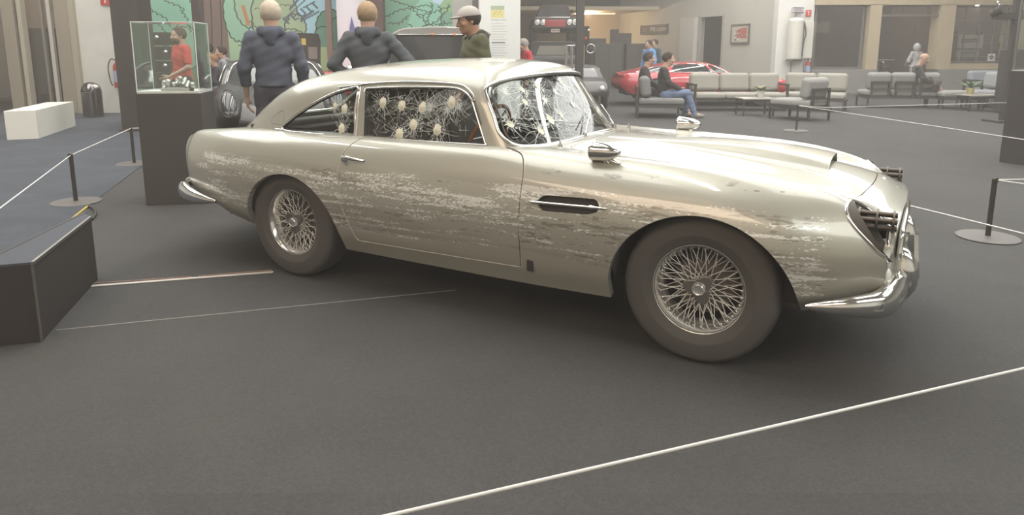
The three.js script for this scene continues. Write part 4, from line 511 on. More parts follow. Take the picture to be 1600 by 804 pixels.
// ---- bumpers, overriders, plates, lamps
function sweep(P, A, B, n = 16, seg = 60) {   // an oval section (half height A(t), half depth B(t)) along a path in plan
  const c = new THREE.CatmullRomCurve3(P.map((p) => V(...p))); 
  return grid(seg, n, (i, j) => { const t = i / seg, p = c.getPointAt(t), d = c.getTangentAt(t), o = V(d.z, 0, -d.x).normalize(), a = j / n * 2 * Math.PI, s = Math.sin(a), co = Math.cos(a); return [p.x + o.x * co * B(t), p.y + s * A(t), p.z + o.z * co * B(t)]; });
}
const taper = (t) => Math.pow(clamp(Math.min(t, 1 - t) / .17), .75);
obj('front_bumper', sweep([...[[2.935, .368, .805], [3.03, .378, .79], [3.12, .388, .762], [3.19, .392, .705], [3.23, .395, .60], [3.25, .40, .42], [3.258, .40, .2]], [3.26, .40, 0], ...[[3.258, .40, .2], [3.25, .40, .42], [3.23, .395, .60], [3.19, .392, .705], [3.12, .388, .762], [3.03, .378, .79], [2.935, .368, .805]].map((p) => [p[0], p[1], -p[2]])], (t) => .008 + .056 * taper(t) - .012 * sst(.25, .4, Math.min(t, 1 - t)), (t) => .006 + .04 * taper(t) - .012 * sst(.25, .4, Math.min(t, 1 - t)), 22, 140), M.chrome, car);
obj('rear_bumper', sweep([[-.585, .425, .835], [-.72, .435, .835], [-.9, .445, .80], [-1.05, .45, .72], [-1.16, .455, .55], [-1.24, .455, .3], [-1.265, .455, 0], [-1.24, .455, -.3], [-1.16, .455, -.55], [-1.05, .45, -.72], [-.9, .445, -.80], [-.72, .435, -.835], [-.585, .425, -.835]], (t) => .008 + .050 * taper(t), (t) => .006 + .036 * taper(t), 22, 140), M.chrome, car);
const overrider = (x, w, dir) => obj('overrider', grid(20, 16, (i, j) => { const t = i / 20, a = j / 16 * 2 * Math.PI, k = Math.pow(Math.sin(Math.PI * clamp(t, .0, 1)), .45); return [x + dir * (.06 * k * Math.cos(a) + .03 * k), (dir > 0 ? .30 : .37) + .255 * t, w + .048 * k * Math.sin(a)]; }), M.chrome, car);
for (const w of [.36, -.36]) { overrider(3.24, w, 1); overrider(-1.25, w, -1); }
const plateF = obj('front_plate', bx(.012, .11, .50, 3.318, .40, 0, .004), M.white, car); obj('plate_frame', [bx(.018, .014, .52, 3.316, .461, 0), bx(.018, .014, .52, 3.316, .339, 0), bx(.018, .13, .012, 3.316, .4, .256), bx(.018, .13, .012, 3.316, .4, -.256)], M.chrome, plateF);
// grille: chrome surround with fine vertical bars
{ const g0 = roundPoly([[-.40, .50], [-.36, .62], [-.14, .66], [0, .665], [.14, .66], [.36, .62], [.40, .50], [.2, .475], [-.2, .475]], .04, 4), gx = (w) => 3.262 - .1 * w * w;
  const gr = obj('grille', tube(g0.map(([w, y]) => V(gx(w), y, w)), .012, 160, true), M.chrome, car); const bars = []; for (let k = -18; k <= 18; k++) { const w = k * .02; bars.push(bar([gx(w) - .01, .49, w], [gx(w) - .01, .645 - .25 * w * w, w], .003, 5)); } obj('grille_bars', bars, M.satin, gr);
  obj('grille_backing', extr(g0, .01).rotateY(Math.PI / 2).translate(3.236, 0, 0), M.darkWell, gr); }
for (const s of [1, -1]) {
  const lamp = obj('headlamp_trim', tube(Array.from({ length: 40 }, (_, i) => { const a = i / 40 * 2 * Math.PI, w = .60 + .089 * Math.cos(a), y = .660 + .115 * Math.sin(a); let x = 3.0; for (let k = 0; k < 130; k++) { x = 2.98 + k * .002; const ty = topAt(Math.min(x, 3.2), w); if (x > 3.2 || (y > ty && w < .64) || (w >= .64 && sideAt(Math.min(x, 3.2), y) < w)) break; } return V(x + .002, y, s * w); }), .0075, 120, true), M.chrome, car);
  obj('headlamp_cavity', cut(lathe([[0, 2.90], [.09, 2.90], [.117, 2.93], [.117, 3.25]], 40).rotateZ(-Math.PI / 2).scale(1, 1, .78).translate(0, .660, s * .60), (x, y, w) => 3.055 + (.78 - y) * .69 + .012 - x), M.darkWell, lamp);
  const gun = new THREE.Group(); gun.name = numbered('gun_barrels'); car.add(gun); gun.position.set(2.99, .706, s * .60);
  for (let k = 0; k < 6; k++) { const a = k / 6 * 6.283 + .26, y = .031 * Math.cos(a), z = .031 * Math.sin(a); obj('barrel', [bar([0, y, z], [.235, y, z], .0095, 12), bar([.215, y, z], [.238, y, z], .0115, 12)], M.gun, gun); }
  for (const x of [.10, .165, .225]) obj('barrel_clamp', cyl(.047, .047, .008, x, 0, 0, 28, 0, Math.PI / 2), M.gun, gun);
  obj('gun_body', cyl(.05, .05, .09, .02, 0, 0, 24, 0, Math.PI / 2), M.gun, gun);
  const sl = obj('side_lamp', new THREE.SphereGeometry(.032, 20, 14).scale(.7, 1, 1).translate(3.205, .485, s * .60), M.lens, car); obj('lamp_ring', new THREE.TorusGeometry(.034, .005, 8, 30).rotateY(Math.PI / 2).translate(3.20, .485, s * .60), M.chrome, sl);
  const tl = obj('tail_lamp', new THREE.SphereGeometry(.035, 18, 12).scale(.5, 1.5, 1).translate(-1.115, .66, s * .52), std(0x8a2a1e, 0.2), car); obj('lamp_ring', new THREE.TorusGeometry(.036, .005, 8, 30).rotateY(Math.PI / 2).scale(1, 1.5, 1).translate(-1.12, .66, s * .52), M.chrome, tl);
  // bullet mirrors on the wings
  const my = .917, mir = obj('wing_mirror', lathe([[0, .104], [.012, .10], [.024, .086], [.037, .050], [.0435, .008], [.0455, -.03], [.0455, -.036], [.048, -.038], [.048, -.05], [.043, -.056], [.0, -.056]], 40).rotateZ(-Math.PI / 2).scale(.92, 1.0, 1.0).translate(2.0, my, s * .70), M.chrome, car), base = topAt(2.06, .69);
  obj('mirror_stalk', [sweep([[2.0, base + .03, s * .695], [2.04, base + .012, s * .69], [2.09, base - .002, s * .688]], (t) => .018 - .012 * t, (t) => .016, 12, 12), bar([2.0, my - .01, s * .70], [2.03, base - .005, s * .69], .014, 12)], M.chrome, mir);
}
// bonnet scoop: a raised duct open to the front
{ const hw = (t) => lerp(.11, .19, t), hh = (t) => .004 + .05 * t * t * (3 - 2 * t) * .9;
  obj('bonnet_scoop', grid(40, 28, (i, j) => { const t = i / 40, x = lerp(1.80, 2.93, t), q = j / 14 - 1, a = Math.abs(q), w = q * (hw(t) + .035), k = 1 - sst(.66, 1, a); return [x, topAt(x, w) + hh(t) * k - .003 + .001, w]; }), paintPlain, bonnet);
  obj('scoop_mouth', grid(2, 28, (i, j) => { const q = j / 14 - 1, a = Math.abs(q), w = q * (.19 + .03), k = 1 - sst(.66, 1, a), x = 2.915; return [x - .004 * i, topAt(x, w) - .004 + (i ? hh(1) * k * .98 : 0), w]; }), M.darkWell, bonnet); }
obj('bonnet_badge', new THREE.SphereGeometry(.022, 16, 8).scale(1.0, .25, 1.3).rotateZ(-.5).translate(3.215, .742, 0), M.satin, car);
// side vent with its spear, jacking cover, door handle
{ const v = obj('side_vent', offset(cut(bodyShell, (x, y, w) => w < .5 ? -1 : sdVent(x, y) + .012), -.022), M.blackPlastic, car); obj('vent_spear', [bar([1.694, .667, sideAt(1.694, .667) + .006], [2.0, .676, sideAt(2.0, .676) + .006], .007, 10), bar([2.0, .676, sideAt(2.0, .676) + .006], [2.082, .678, sideAt(2.08, .678) + .006], .010, 10, .003)], M.chrome, v); }
obj('jacking_cover', bx(.036, .062, .008, 1.679, .345, sideAt(1.68, .345) + .002, .003), M.blackPlastic, car);
{ const z = sideAt(.55, .785), h = obj('door_handle', [sweep([[.49, .789, z + .012], [.54, .793, z + .034], [.60, .788, z + .034], [.655, .783, z + .022]], (t) => .014 - .007 * t, (t) => .007, 12, 24), bx(.05, .034, .03, .505, .783, z + .008, .01)], M.chrome, door); obj('push_button', cyl(.012, .012, .02, .515, .762, z + .006, 18, Math.PI / 2), M.chrome, h); }
// wipers and washer jets
for (const [pw, tipW] of [[.14, -.10], [-.40, -.58]]) { const b = onShield(pw, .91, .015), e = onShield(tipW, 1.015, .02); b.y += -.004; const wp = obj('wiper', [bar(b, e, .005, 8, .0035), cyl(.013, .011, .03, b.x, b.y, b.z, 16)], M.chrome, car); obj('wiper_blade', bar(onShield(tipW, 1.02, .016), onShield(pw - .03, .955, .016), .004, 6), M.satin, wp); }
for (const w of [.50, -.5]) obj('washer_jet', [cyl(.014, .012, .012, 1.69, topAt(1.69, w) + .004, w, 16), cyl(.006, .005, .02, 1.69, topAt(1.69, w) + .02, w, 10)], M.chrome, car);
// ================================================================ things beyond the car
// ---- black cabinet stack seen through the showcase
{ const z = 13.0, at0 = at(245, 90, z), t = thing('cabinet_stack', 'stack of black cabinets with silver round knobs behind the showcase', 'cabinet', [at0.x, 0, -z], .1), bk = std(0x34302e, .5); const y = (py) => at(0, py, z).y; [[222, 263, 50, 71], [226, 270, 72, 94], [226, 270, 95, 113], [240, 262, 114, 130]].forEach(([a, b, c, d], i) => { const w = (b - a) / 1092 * z, h = y(c) - y(d), x = at((a + b) / 2, 90, z).x - at0.x; const bxx = obj('cabinet_unit', bx(w, h * .96, .45, x, (y(c) + y(d)) / 2, -.1, .01), bk, t); for (const k of [[.22], [-.15, .33], [.28], []][i]) obj('round_knob', lathe([[0, .02], [.02, .018], [.026, 0], [.036, .0], [.036, -.008]], 20).rotateX(Math.PI / 2).translate(x + k * w, (y(c) + y(d)) / 2 + .02, .135), M.chrome, bxx); }); obj('lower_unit', bx(.9, y(130), .5, .02, y(130) / 2, -.1, .01), bk, t); }
// ---- visitors
const cl = (c, r = .9) => std(c, r);
{ const put = (px, z) => { const p = at(px, 100, z); return [p.x, 0, -z]; }, face = (p, tx, tz) => Math.atan2(tx - p[0], tz - p[2]);
  const back = Math.PI;
  person('grey-haired man seen from behind in a navy hooded jacket and dark trousers', put(427, 7.2), back + .25, 1.86, { cell: .016, fat: 1.08, top: cl(0x4e525f), hood: cl(0x4b4f5c), legs: cl(0x403f48), hair: cl(0xb9ab9a), hem: .02, pose: { arms: [[[.262, 1.13, -.02], [.262, .86, .07]], [[-.262, 1.13, -.02], [-.262, .86, .07]]], look: .15 } });
  person('fair-haired man seen from behind in a charcoal jacket, hand on hip', put(577, 7.4), back + .12, 1.86, { cell: .016, fat: 1.12, top: cl(0x4c4f54), hood: cl(0x494c51), legs: cl(0x33333a), hair: cl(0x9c8468), pose: { arms: [[[.33, 1.15, -.06], [.17, .98, .12]], [[-.40, 1.16, -.06], [-.19, .99, .06]]], look: -.1 } });
  person('man in a light grey baseball cap and olive coat looking left', put(741, 7.5), -1.15, 1.83, { cell: .016, fat: 1.05, top: cl(0x57563f), hood: cl(0x403e38), legs: cl(0x35353a), hair: cl(0x3a2e26), cap: cl(0xa8a19b), skin: std(0xb08468, .6), pose: { nod: .12, head: [0, 1.60, .06], look: -.1 } });
  person('bearded man in a red T-shirt seen through the showcase glass', put(284, 11.4), -.75, 1.73, { top: cl(0xc4483f), topName: 'shirt', sleeve: 'short', legs: cl(0x3c3a3a), hair: cl(0x4a3a2e), beard: cl(0x4b3c31), fat: 1.12, pose: { arms: [[[.26, 1.12, 0], [.12, .98, .24]], [[-.26, 1.12, -.02], [-.20, .90, .12]]] } });
  person('boy in a black jacket with pale sleeve patches by the showcase', put(334, 12.5), -1.0, 1.30, { top: cl(0x37343a), legs: cl(0x8b8f9a), hair: cl(0x8a6a4c), pose: { arms: [[[.24, 1.13, .05], [.10, 1.0, .26]], [[-.24, 1.13, .05], [-.10, 1.0, .26]]] } });
  person('person in a light grey hooded sweater behind the boy', put(348, 12.9), -1.1, 1.44, { top: cl(0x8f8e93), hood: cl(0x8a898e), legs: cl(0x40404a), hair: cl(0x3a302a) });
  person('dark-haired woman in a black coat between the dark post and the grey sweater', put(326, 13.0), -1.2, 1.50, { top: cl(0x3d3735), legs: cl(0x38363a), hair: cl(0x35291f), longHair: true });
  person('elderly man in a pale cap and bright red jacket walking past the white panel', put(823, 14.5), -1.25, 1.62, { top: cl(0xc13a44), legs: cl(0x4a4648), hair: cl(0x9d9a96), cap: cl(0xa49d92), pose: { nod: .3, head: [0, 1.59, .09], chest: [0, 1.27, .03] } });
  person('young visitor in a sky blue hooded top with a dark rucksack', put(1013, 21), -.95, 1.66, { cell: .024, top: cl(0x6f9bcf), hood: cl(0x6f9bcf), legs: cl(0x3c3c46), hair: cl(0x3a302a) });
  person('young visitor in a dark teal jacket behind the sky blue one', put(1022, 22), -1.0, 1.70, { cell: .024, top: cl(0x3f5560), legs: cl(0x3c3c46), hair: cl(0x35291f) });
  { const p = put(1015, 20.8), b = thing('rucksack', 'dark rucksack on the back of the sky blue visitor', 'bag', [p[0] + .13, 1.05, p[2] - .12], -.95); obj('sack', bx(.26, .40, .14, 0, .1, -.04, .06), cl(0x2f3138), b); obj('strap', tube([[-.08, .28, 0], [-.09, .33, .1], [-.09, .1, .2]], .018, 16), cl(0x2a2c33), b); obj('pocket', bx(.2, .18, .06, 0, 0, -.13, .03), cl(0x353841), b); }
  person('standing figure in a pale grey hooded overall in the dark doorway', put(1430, 22.5), Math.PI + .3, 1.58, { cell: .024, top: cl(0xaeaeb2), legs: cl(0xa6a6aa), hoodUp: cl(0xb4b4b6), topName: 'overall', hem: -.12, pose: { arms: [[[.27, 1.14, .05], [.16, 1.02, .22]], [[-.27, 1.14, .05], [-.16, 1.02, .22]]] } });
  const SIT = { seated: true, head: [0, 1.17, .06], neck: [0, .99, -.02], chest: [0, .82, -.03], waist: [0, .60, -.02], pelvis: [0, .46, 0], sy: .95, legs: [[[.11, .48, .44], [.12, .09, .50]], [[-.11, .48, .44], [-.12, .09, .50]]], toe: [[.13, .04, .64], [-.13, .04, .64]], arms: [[[.25, .70, .06], [.12, .58, .28]], [[-.25, .70, .06], [-.12, .58, .28]]] };
  person('seated young man in a black sweater and blue jeans on the grey lounge seat', put(1040, 14.6), 1.42, 1.78, { cell: .018, top: cl(0x322f2f), legs: cl(0x667594), hair: cl(0x33281f), shoes: cl(0x8a8780), pose: { ...SIT, legs: [[[.12, .48, .44], [.14, .09, .44]], [[-.12, .50, .44], [-.14, .09, .60]]], toe: [[.14, .04, .60], [-.15, .05, .76]] } });
  person('seated young man in dark clothes with brown boots, farther one on the lounge seat', put(1010, 15.1), 1.35, 1.78, { cell: .018, top: cl(0x35312f), legs: cl(0x4a4b58), hair: cl(0x3d3025), shoes: cl(0x7a5a48), pose: { ...SIT, look: .2, legs: [[[.11, .48, .44], [.12, .09, .86]], [[-.11, .48, .44], [-.12, .09, .86]]], toe: [[.13, .10, 1.02], [-.13, .10, 1.02]] } });
  person('bald man in a black shirt and shorts reading on the far sofa', put(1437, 17.1), 1.25, 1.74, { cell: .02, top: cl(0x3c3836), legs: cl(0x5a5450), shorts: true, skin: std(0xb5937f, .6), pose: { ...SIT, nod: .35, head: [0, 1.17, .09], legs: [[[.10, .66, .40], [.12, .34, .52]], [[-.10, .62, .40], [-.12, .34, .54]]], toe: [[.12, .30, .66], [-.12, .30, .68]] } });
  { const p = put(1449, 16.95), bk = thing('magazine', 'open magazine held by the bald man on the sofa', 'magazine', [p[0] + .12, .66, p[2] + .02], 1.25); obj('page', bx(.16, .21, .006, -.08, 0, 0, 0, .3, -.5), cl(0x8a8580, .7), bk); obj('page', bx(.16, .21, .006, .08, 0, 0, 0, -.3, -.5), cl(0x8a8580, .7), bk); }
}
// ---- outdoor lounge furniture: dark frames with pale grey cushions
const frameM = std(0x4a4643, .5, .3), cushM = (() => { const t = dataTex(128, 128, (u, v, x, y) => { const b = 138 + noise2(x * .9, y * .9) * 22; return [b, b * .985, b * .96]; }); return std(0xffffff, .95, 0, { map: t }); })(), cushW = std(0x9c988f, .95), cushSlate = std(0x8b9096, .95);
const cushion = (w, h, d) => { const g = new RoundedBoxGeometry(w, h, d, 4, Math.min(w, h, d) * .42), p = g.attributes.position; for (let i = 0; i < p.count; i++) { const x = p.getX(i) / w * 2, y = p.getY(i) / h * 2, z = p.getZ(i) / d * 2, k = 1 + .10 * (1 - x * x) * (1 - (h < d ? z * z : y * y)); h < d ? p.setY(i, p.getY(i) * k) : p.setZ(i, p.getZ(i) * (k + .15 * (1 - x * x) * (1 - y * y))); } g.computeVertexNormals(); return g; };
function lounge(label, pos, turn, n, o = {}) {   // faces +z; n seats of width o.w
  const t = thing(o.name || 'lounge_sofa', label, o.cat || 'sofa', pos, turn, 'cushioned lounge seats'), w = o.w || .72, W2 = n * w, D = o.d || .78, cm = o.m || cushM;
  obj('seat_frame', [bx(W2, .05, .04, 0, .25, D / 2), bx(W2, .05, .04, 0, .25, -D / 2), bx(.04, .05, D, W2 / 2, .25, 0), bx(.04, .05, D, -W2 / 2, .25, 0), ...Array.from({ length: n }, (_, i) => bx(w * .8, .02, D, -W2 / 2 + w * (i + .5), .25, 0))], frameM, t);
  for (const x of [-1, 1]) for (const z of [-1, 1]) obj('leg', bx(.04, .25, .04, x * (W2 / 2 - .02), .125, z * (D / 2 - .02)), frameM, t);
  if (!o.noBack) { for (let i = 0; i < n; i++) { const x = -W2 / 2 + w * (i + .5); obj('back_frame', [bx(.05, .38, .04, x - w * .36, .44, -D / 2), bx(.05, .38, .04, x + w * .36, .44, -D / 2), bx(w * .78, .05, .04, x, .62, -D / 2), bx(w * .78, .04, .04, x, .44, -D / 2)], frameM, t); obj('back_cushion', cushion(w * 1.0, .42, .2).rotateX(-.14).translate(x, .64, -D / 2 + .16), cm, t); } }
  for (let i = 0; i < n; i++) obj('seat_cushion', cushion(w * .985, .14, D * .96).translate(-W2 / 2 + w * (i + .5), .345, .02), o.sm || cm, t);
  for (const s of o.arms || []) obj('arm', [bx(.05, .34, .05, s * W2 / 2, .42, D / 2 - .03), bx(.05, .34, .05, s * W2 / 2, .42, -D / 2 + .03), bx(.07, .04, D, s * W2 / 2, .6, 0)], frameM, t);
  return t;
}
{ const P = (px, z) => { const q = at(px, 150, z); return [q.x, 0, -z]; };
  lounge('pale three seat lounge sofa in front of the grey wall', P(1150, 16.4), 0, 3, { arms: [-1, 1], w: .70, m: cushW, sm: cushW });
  lounge('pale two seat lounge sofa at the foot of the white pillar', P(1272, 16.4), -.5, 2, { w: .68, m: cushW });
  lounge('single lounge chair seen from behind in front of the white pillar', P(1250, 14.2), Math.PI + .55, 1, { name: 'lounge_chair', cat: 'chair', w: .68, d: .95 });
  lounge('lounge seat on which the two young men sit', P(1030, 14.9), 1.42, 2, { w: .66, d: .95, m: std(0x7b7a79, .95) });
  lounge('three seat lounge sofa seen from behind with the reading bald man', P(1402, 17.3), Math.PI - .1, 3, { w: .56, d: .75, m: std(0x8b8a88, .95) });
  lounge('backless lounge end seat right of the reading man', P(1489, 16.9), Math.PI - .1, 1, { name: 'lounge_ottoman', cat: 'ottoman', noBack: true, w: .85, d: .8 });
  lounge('slate cushioned corner sofa below the far window', P(1545, 18.4), 0, 1, { w: .9, m: cushSlate, sm: cushSlate, arms: [-1] });
  lounge('pale lounge sofa partly hidden by the black stand', P(1572, 16.9), -1.2, 2, { w: .72, m: std(0x8f9092, .95) });
  const table = (px, z, w, d, lab) => { const t = thing('coffee_table', lab, 'table', P(px, z), .05, 'low lounge tables'); obj('table_top', bx(w, .03, d, 0, .36, 0, .006), std(0xb6b1aa, .5), t); for (const x of [-1, 1]) for (const zz of [-1, 1]) obj('leg', bx(.035, .345, .035, x * (w / 2 - .03), .1725, zz * (d / 2 - .03)), frameM, t); obj('apron', [bx(w - .06, .04, .02, 0, .325, d / 2 - .03), bx(w - .06, .04, .02, 0, .325, -d / 2 + .03)], frameM, t); };
  table(1180, 15.1, .70, .5, 'low pale topped coffee table with a potted herb'); table(1528, 16.2, .72, .5, 'low coffee table with a fern in a yellow pot');
  const plant = (px, z, col, lab, n, len, pot, tex) => { const p = P(px, z), t = thing('potted_plant', lab, 'plant', [p[0], .375, p[2]], 0, 'potted plants on the lounge tables'); obj('pot', lathe([[0, 0], [.065, 0], [.085, .15], [.08, .15], [.075, .135], [0, .135]], 24), std(pot, .6), t); const lm = phys(col, .8, 0, { transmission: .25, thickness: 0 }); for (let i = 0; i < n; i++) { const a = i * 2.4, r = len * rr(.6, 1.1), up = rr(.5, 1.2), c = V(Math.cos(a), 0, Math.sin(a)), s = V(-c.z, 0, c.x); obj('leaf', grid(6, 2, (u, v) => { const q = u / 6, w = (.006 + .03 * Math.sin(Math.PI * Math.min(1, q * .96 + .04))) * tex * (v - 1), o = c.clone().multiplyScalar(r * q * Math.min(1.2, 1 / up)).addScaledVector(s, w); return [o.x, .135 + r * up * (q - .55 * q * q) + Math.abs(v - 1) * .004, o.z]; }), lm, t); } };
  plant(1188.5, 15.1, 0x8d8f6a, 'small bushy herb in a white pot on the coffee table', 46, .2, 0xe8e5de, .9); plant(1515, 16.2, 0x6f8a66, 'spiky green fern in a yellow pot on the far table', 26, .36, 0xd8c886, .8);
}
// ---- facade on the right (z -23)
const ZF = 23, xf = (px, py = 60) => at(px, py, ZF).x, yf = (py) => at(1400, py, ZF).y;
{ const hT = yf(7), pl = yf(108), top = CEILING + .02, wx = (a, b, y0, y1, z0, z1) => slab(xf(a), typeof b === 'number' && b > 3000 ? 21 : xf(b), z0, z1, y0, y1);
  struct('wall_facade', [wx(1268, 5000, hT, top, -23.4, -23), slab(xf(1349, 100), xf(1371, 60), -23.4, -22.86, pl, hT), slab(xf(1465, 60) - .05, xf(1485, 60), -23.4, -22.86, pl, hT), slab(xf(1577), 21, -23.4, -23, pl, hT), wx(1485, 1577, pl, yf(98), -23.4, -23)], wallCream);
  struct('trim_3', slab(xf(1268), 21, -22.98, -22.86, hT - .02, hT + .22), wallCream);
  struct('trim_4', [slab(xf(1268), xf(1371), -23.42, -22.8, 0, pl), slab(xf(1465), 21, -23.42, -22.8, 0, pl)], plinthGrey);
  const mm = std(0x6f6a66, .6), win = (n, a, b, c, d, nc, nr) => { const w = struct('window_' + n, [bx(xf(b) - xf(a), .07, .16, (xf(a) + xf(b)) / 2, yf(d) + .02, -23.08), bx(xf(b) - xf(a), .05, .1, (xf(a) + xf(b)) / 2, yf(c) - .02, -23.1), bx(.06, yf(c) - yf(d), .1, xf(a) + .03, (yf(c) + yf(d)) / 2, -23.1), bx(.06, yf(c) - yf(d), .1, xf(b) - .03, (yf(c) + yf(d)) / 2, -23.1)], mm); for (let i = 0; i < nc; i++) for (let j = 0; j < nr; j++) { const W2 = (xf(b) - xf(a)) / nc, H2 = (yf(c) - yf(d)) / nr; obj('window_pane', bx(W2 - .03, H2 - .03, .008, xf(a) + W2 * (i + .5), yf(d) + H2 * (j + .5), -23.12), M.glass, w); } for (let i = 1; i < nc; i++) obj('window_bar', bx(.03, yf(c) - yf(d), .05, lerp(xf(a), xf(b), i / nc), (yf(c) + yf(d)) / 2, -23.11), mm, w); for (let j = 1; j < nr; j++) obj('window_bar', bx(xf(b) - xf(a), .03, .05, (xf(a) + xf(b)) / 2, lerp(yf(c), yf(d), j / nr), -23.11), mm, w); return w; };
  win(1, 1272, 1349, 8, 107, 1, 1); win(2, 1487, 1577, 9, 98, 4, 4); win(3, 1373, 1465, 8, 25, 5, 1);
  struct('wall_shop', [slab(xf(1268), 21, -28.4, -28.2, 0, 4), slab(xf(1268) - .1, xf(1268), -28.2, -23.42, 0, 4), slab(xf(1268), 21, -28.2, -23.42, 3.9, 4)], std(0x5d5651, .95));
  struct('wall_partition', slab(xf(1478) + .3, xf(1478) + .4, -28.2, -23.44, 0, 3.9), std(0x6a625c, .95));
  // behind the right window: posters and shelves in the dim room
  const c = (px, py, z) => at(px, py, z), sh = thing('shop_shelf', 'dim shelf unit behind the window with many bars', 'shelf', [c(1530, 60, 24.6).x, 0, -24.6]); for (const y of [.75, 1.15, 1.6]) obj('shelf_board', bx(1.7, .03, .35, 0, y, 0), std(0x8a8178, .7), sh); for (const x of [-.85, 0, .85]) obj('upright', bx(.04, 2.0, .35, x, 1.0, 0), std(0x7a726a, .7), sh);
  let q = c(1513, 65, 23.8); const po = thing('shop_poster', 'pale poster with a slanted red and black stripe behind the window', 'poster', [q.x, q.y, -23.7]); obj('poster_sheet', bx(.85, .42, .01, 0, 0, 0), std(0xb0aaa2, .7), po); obj('stripe_print', bx(.6, .05, .004, 0, .07, .007, 0, 0, 0, .06), std(0x7c4a42, .7), po); obj('stripe_print', bx(.6, .05, .004, .0, .0, .007, 0, 0, 0, .06), std(0x4a4542, .7), po);
  q = c(1510, 84, 23.8); const p2 = thing('shop_poster', 'long pale notice under the striped poster behind the window', 'poster', [q.x, q.y, -23.75]); obj('poster_sheet', bx(.8, .24, .01, 0, 0, 0), std(0x9a948c, .7), p2); obj('text_print', bx(.5, .05, .004, 0, .03, .007), std(0x6a645e, .7), p2);
  q = c(1551, 89.5, 22.97); const sg = thing('diamond_sign', 'white card with a dark diamond emblem in the window corner', 'sign', [q.x, q.y, -23.03]); obj('card', bx(.24, .23, .008, 0, 0, 0, .002), std(0xd8d5ce, .6), sg); obj('emblem', extr([[-.1, 0], [0, .075], [.1, 0], [0, -.075]], .004).translate(0, 0, .005), std(0x3c3a38, .6), sg); obj('emblem_bar', bx(.12, .022, .003, 0, 0, .0105), std(0xd8d5ce, .6), sg);
  q = c(1300, 40, 26); const lp = thing('shop_picture', 'faint framed picture deep behind the dark left window', 'picture', [q.x, q.y, -27.9]); obj('frame', bx(1.6, .5, .03, 0, 0, 0), std(0x6a625c, .7), lp); obj('print', bx(1.45, .38, .01, 0, 0, .02), std(0x857c74, .7), lp);
  const mo = c(1388, 110, 25.5), mt = thing('motorbike', 'dim motorbike parked inside the dark doorway', 'motorbike', [mo.x, 0, -25.8], 1.2); for (const x of [-.65, .65]) obj('wheel', new THREE.TorusGeometry(.29, .055, 12, 32).translate(x, .345, 0), M.rubber, mt); obj('fuel_tank', bx(.5, .24, .26, .1, .78, 0, .1), std(0x4a4644, .3), mt); obj('seat', bx(.6, .1, .26, -.4, .76, 0, .05), M.leather, mt); obj('engine', bx(.4, .34, .3, 0, .45, 0, .05), M.satin, mt); obj('fork', [bar([.65, .345, .1], [.42, 1.0, .1], .025), bar([.65, .345, -.1], [.42, 1.0, -.1], .025)], M.chrome, mt); obj('handlebar', bar([.40, 1.02, -.36], [.40, 1.02, .36], .018), M.chrome, mt); obj('headlight', new THREE.SphereGeometry(.11, 18, 12).translate(.52, .92, 0), M.chrome, mt);
}
// ---- white pillar with sign and fuel pump
{ const x0 = xf(1213), x1 = xf(1269); struct('pillar_white', slab(x0, x1, -23.5, -22.98, 0, CEILING + .02), std(0xe6e4df, .75)); const p = (px, py) => at(px, py, 22.95);
  let q = p(1243, 16.5); const tt = canvasTex(512, 256, (g) => { g.fillStyle = '#d4d2d4'; g.fillRect(0, 0, 512, 256); g.fillStyle = '#44446a'; g.fillRect(0, 0, 512, 44); g.fillRect(0, 212, 512, 44); g.fillStyle = '#7a3f48'; g.font = 'bold 150px sans-serif'; g.textAlign = 'center'; g.textBaseline = 'middle'; g.fillText('TOTAL', 256, 132, 470); }); const em = std(0xc9c7c6, .5), sg = thing('fuel_sign', 'small white and blue sign reading TOTAL on the pillar', 'sign', [q.x, q.y, -22.8], .35); obj('sign_box', bx(.42, .20, .10, 0, 0, 0, .02), em, sg); obj('sign_face', bx(.40, .18, .006, 0, 0, .051), [em, em, em, em, std(0xffffff, .5, 0, { map: tt }), em], sg); obj('bracket', bar([0, -.1, 0], [0, -.18, -.1], .015), M.satin, sg);
  q = p(1238, 61); const pump = thing('fuel_pump_cabinet', 'white wall cabinet with its door open and a black hose', 'cabinet', [q.x, q.y, -22.72], .1), wm = phys(0xdedbd0, .4, 0, { clearcoat: .4 }); obj('cabinet_body', lathe([[0, -.66], [.22, -.66], [.225, -.6], [.225, .55], [.20, .62], [.10, .66], [0, .66]], 32), wm, pump); obj('cabinet_door', bx(.30, 1.15, .03, .40, -.03, .06, .01, -.25), std(0xd8d5ca, .5), pump); obj('hose', tube([[.20, .5, .14], [.23, .3, .18], [.25, .12, .17], [.20, -.1, .17], [.19, -.5, .15]], .02, 40), M.rubber, pump); obj('gauge_slot', bx(.05, 1.1, .02, .205, 0, .11, .005), std(0x6f6a64, .6), pump); obj('foot_tray', bx(.42, .04, .3, -.02, -.68, .02, .01), M.satin, pump); obj('drain_pipe', bar([-.1, -.7, .05], [-.1, q.y * -.95, .05], .018), M.satin, pump); }
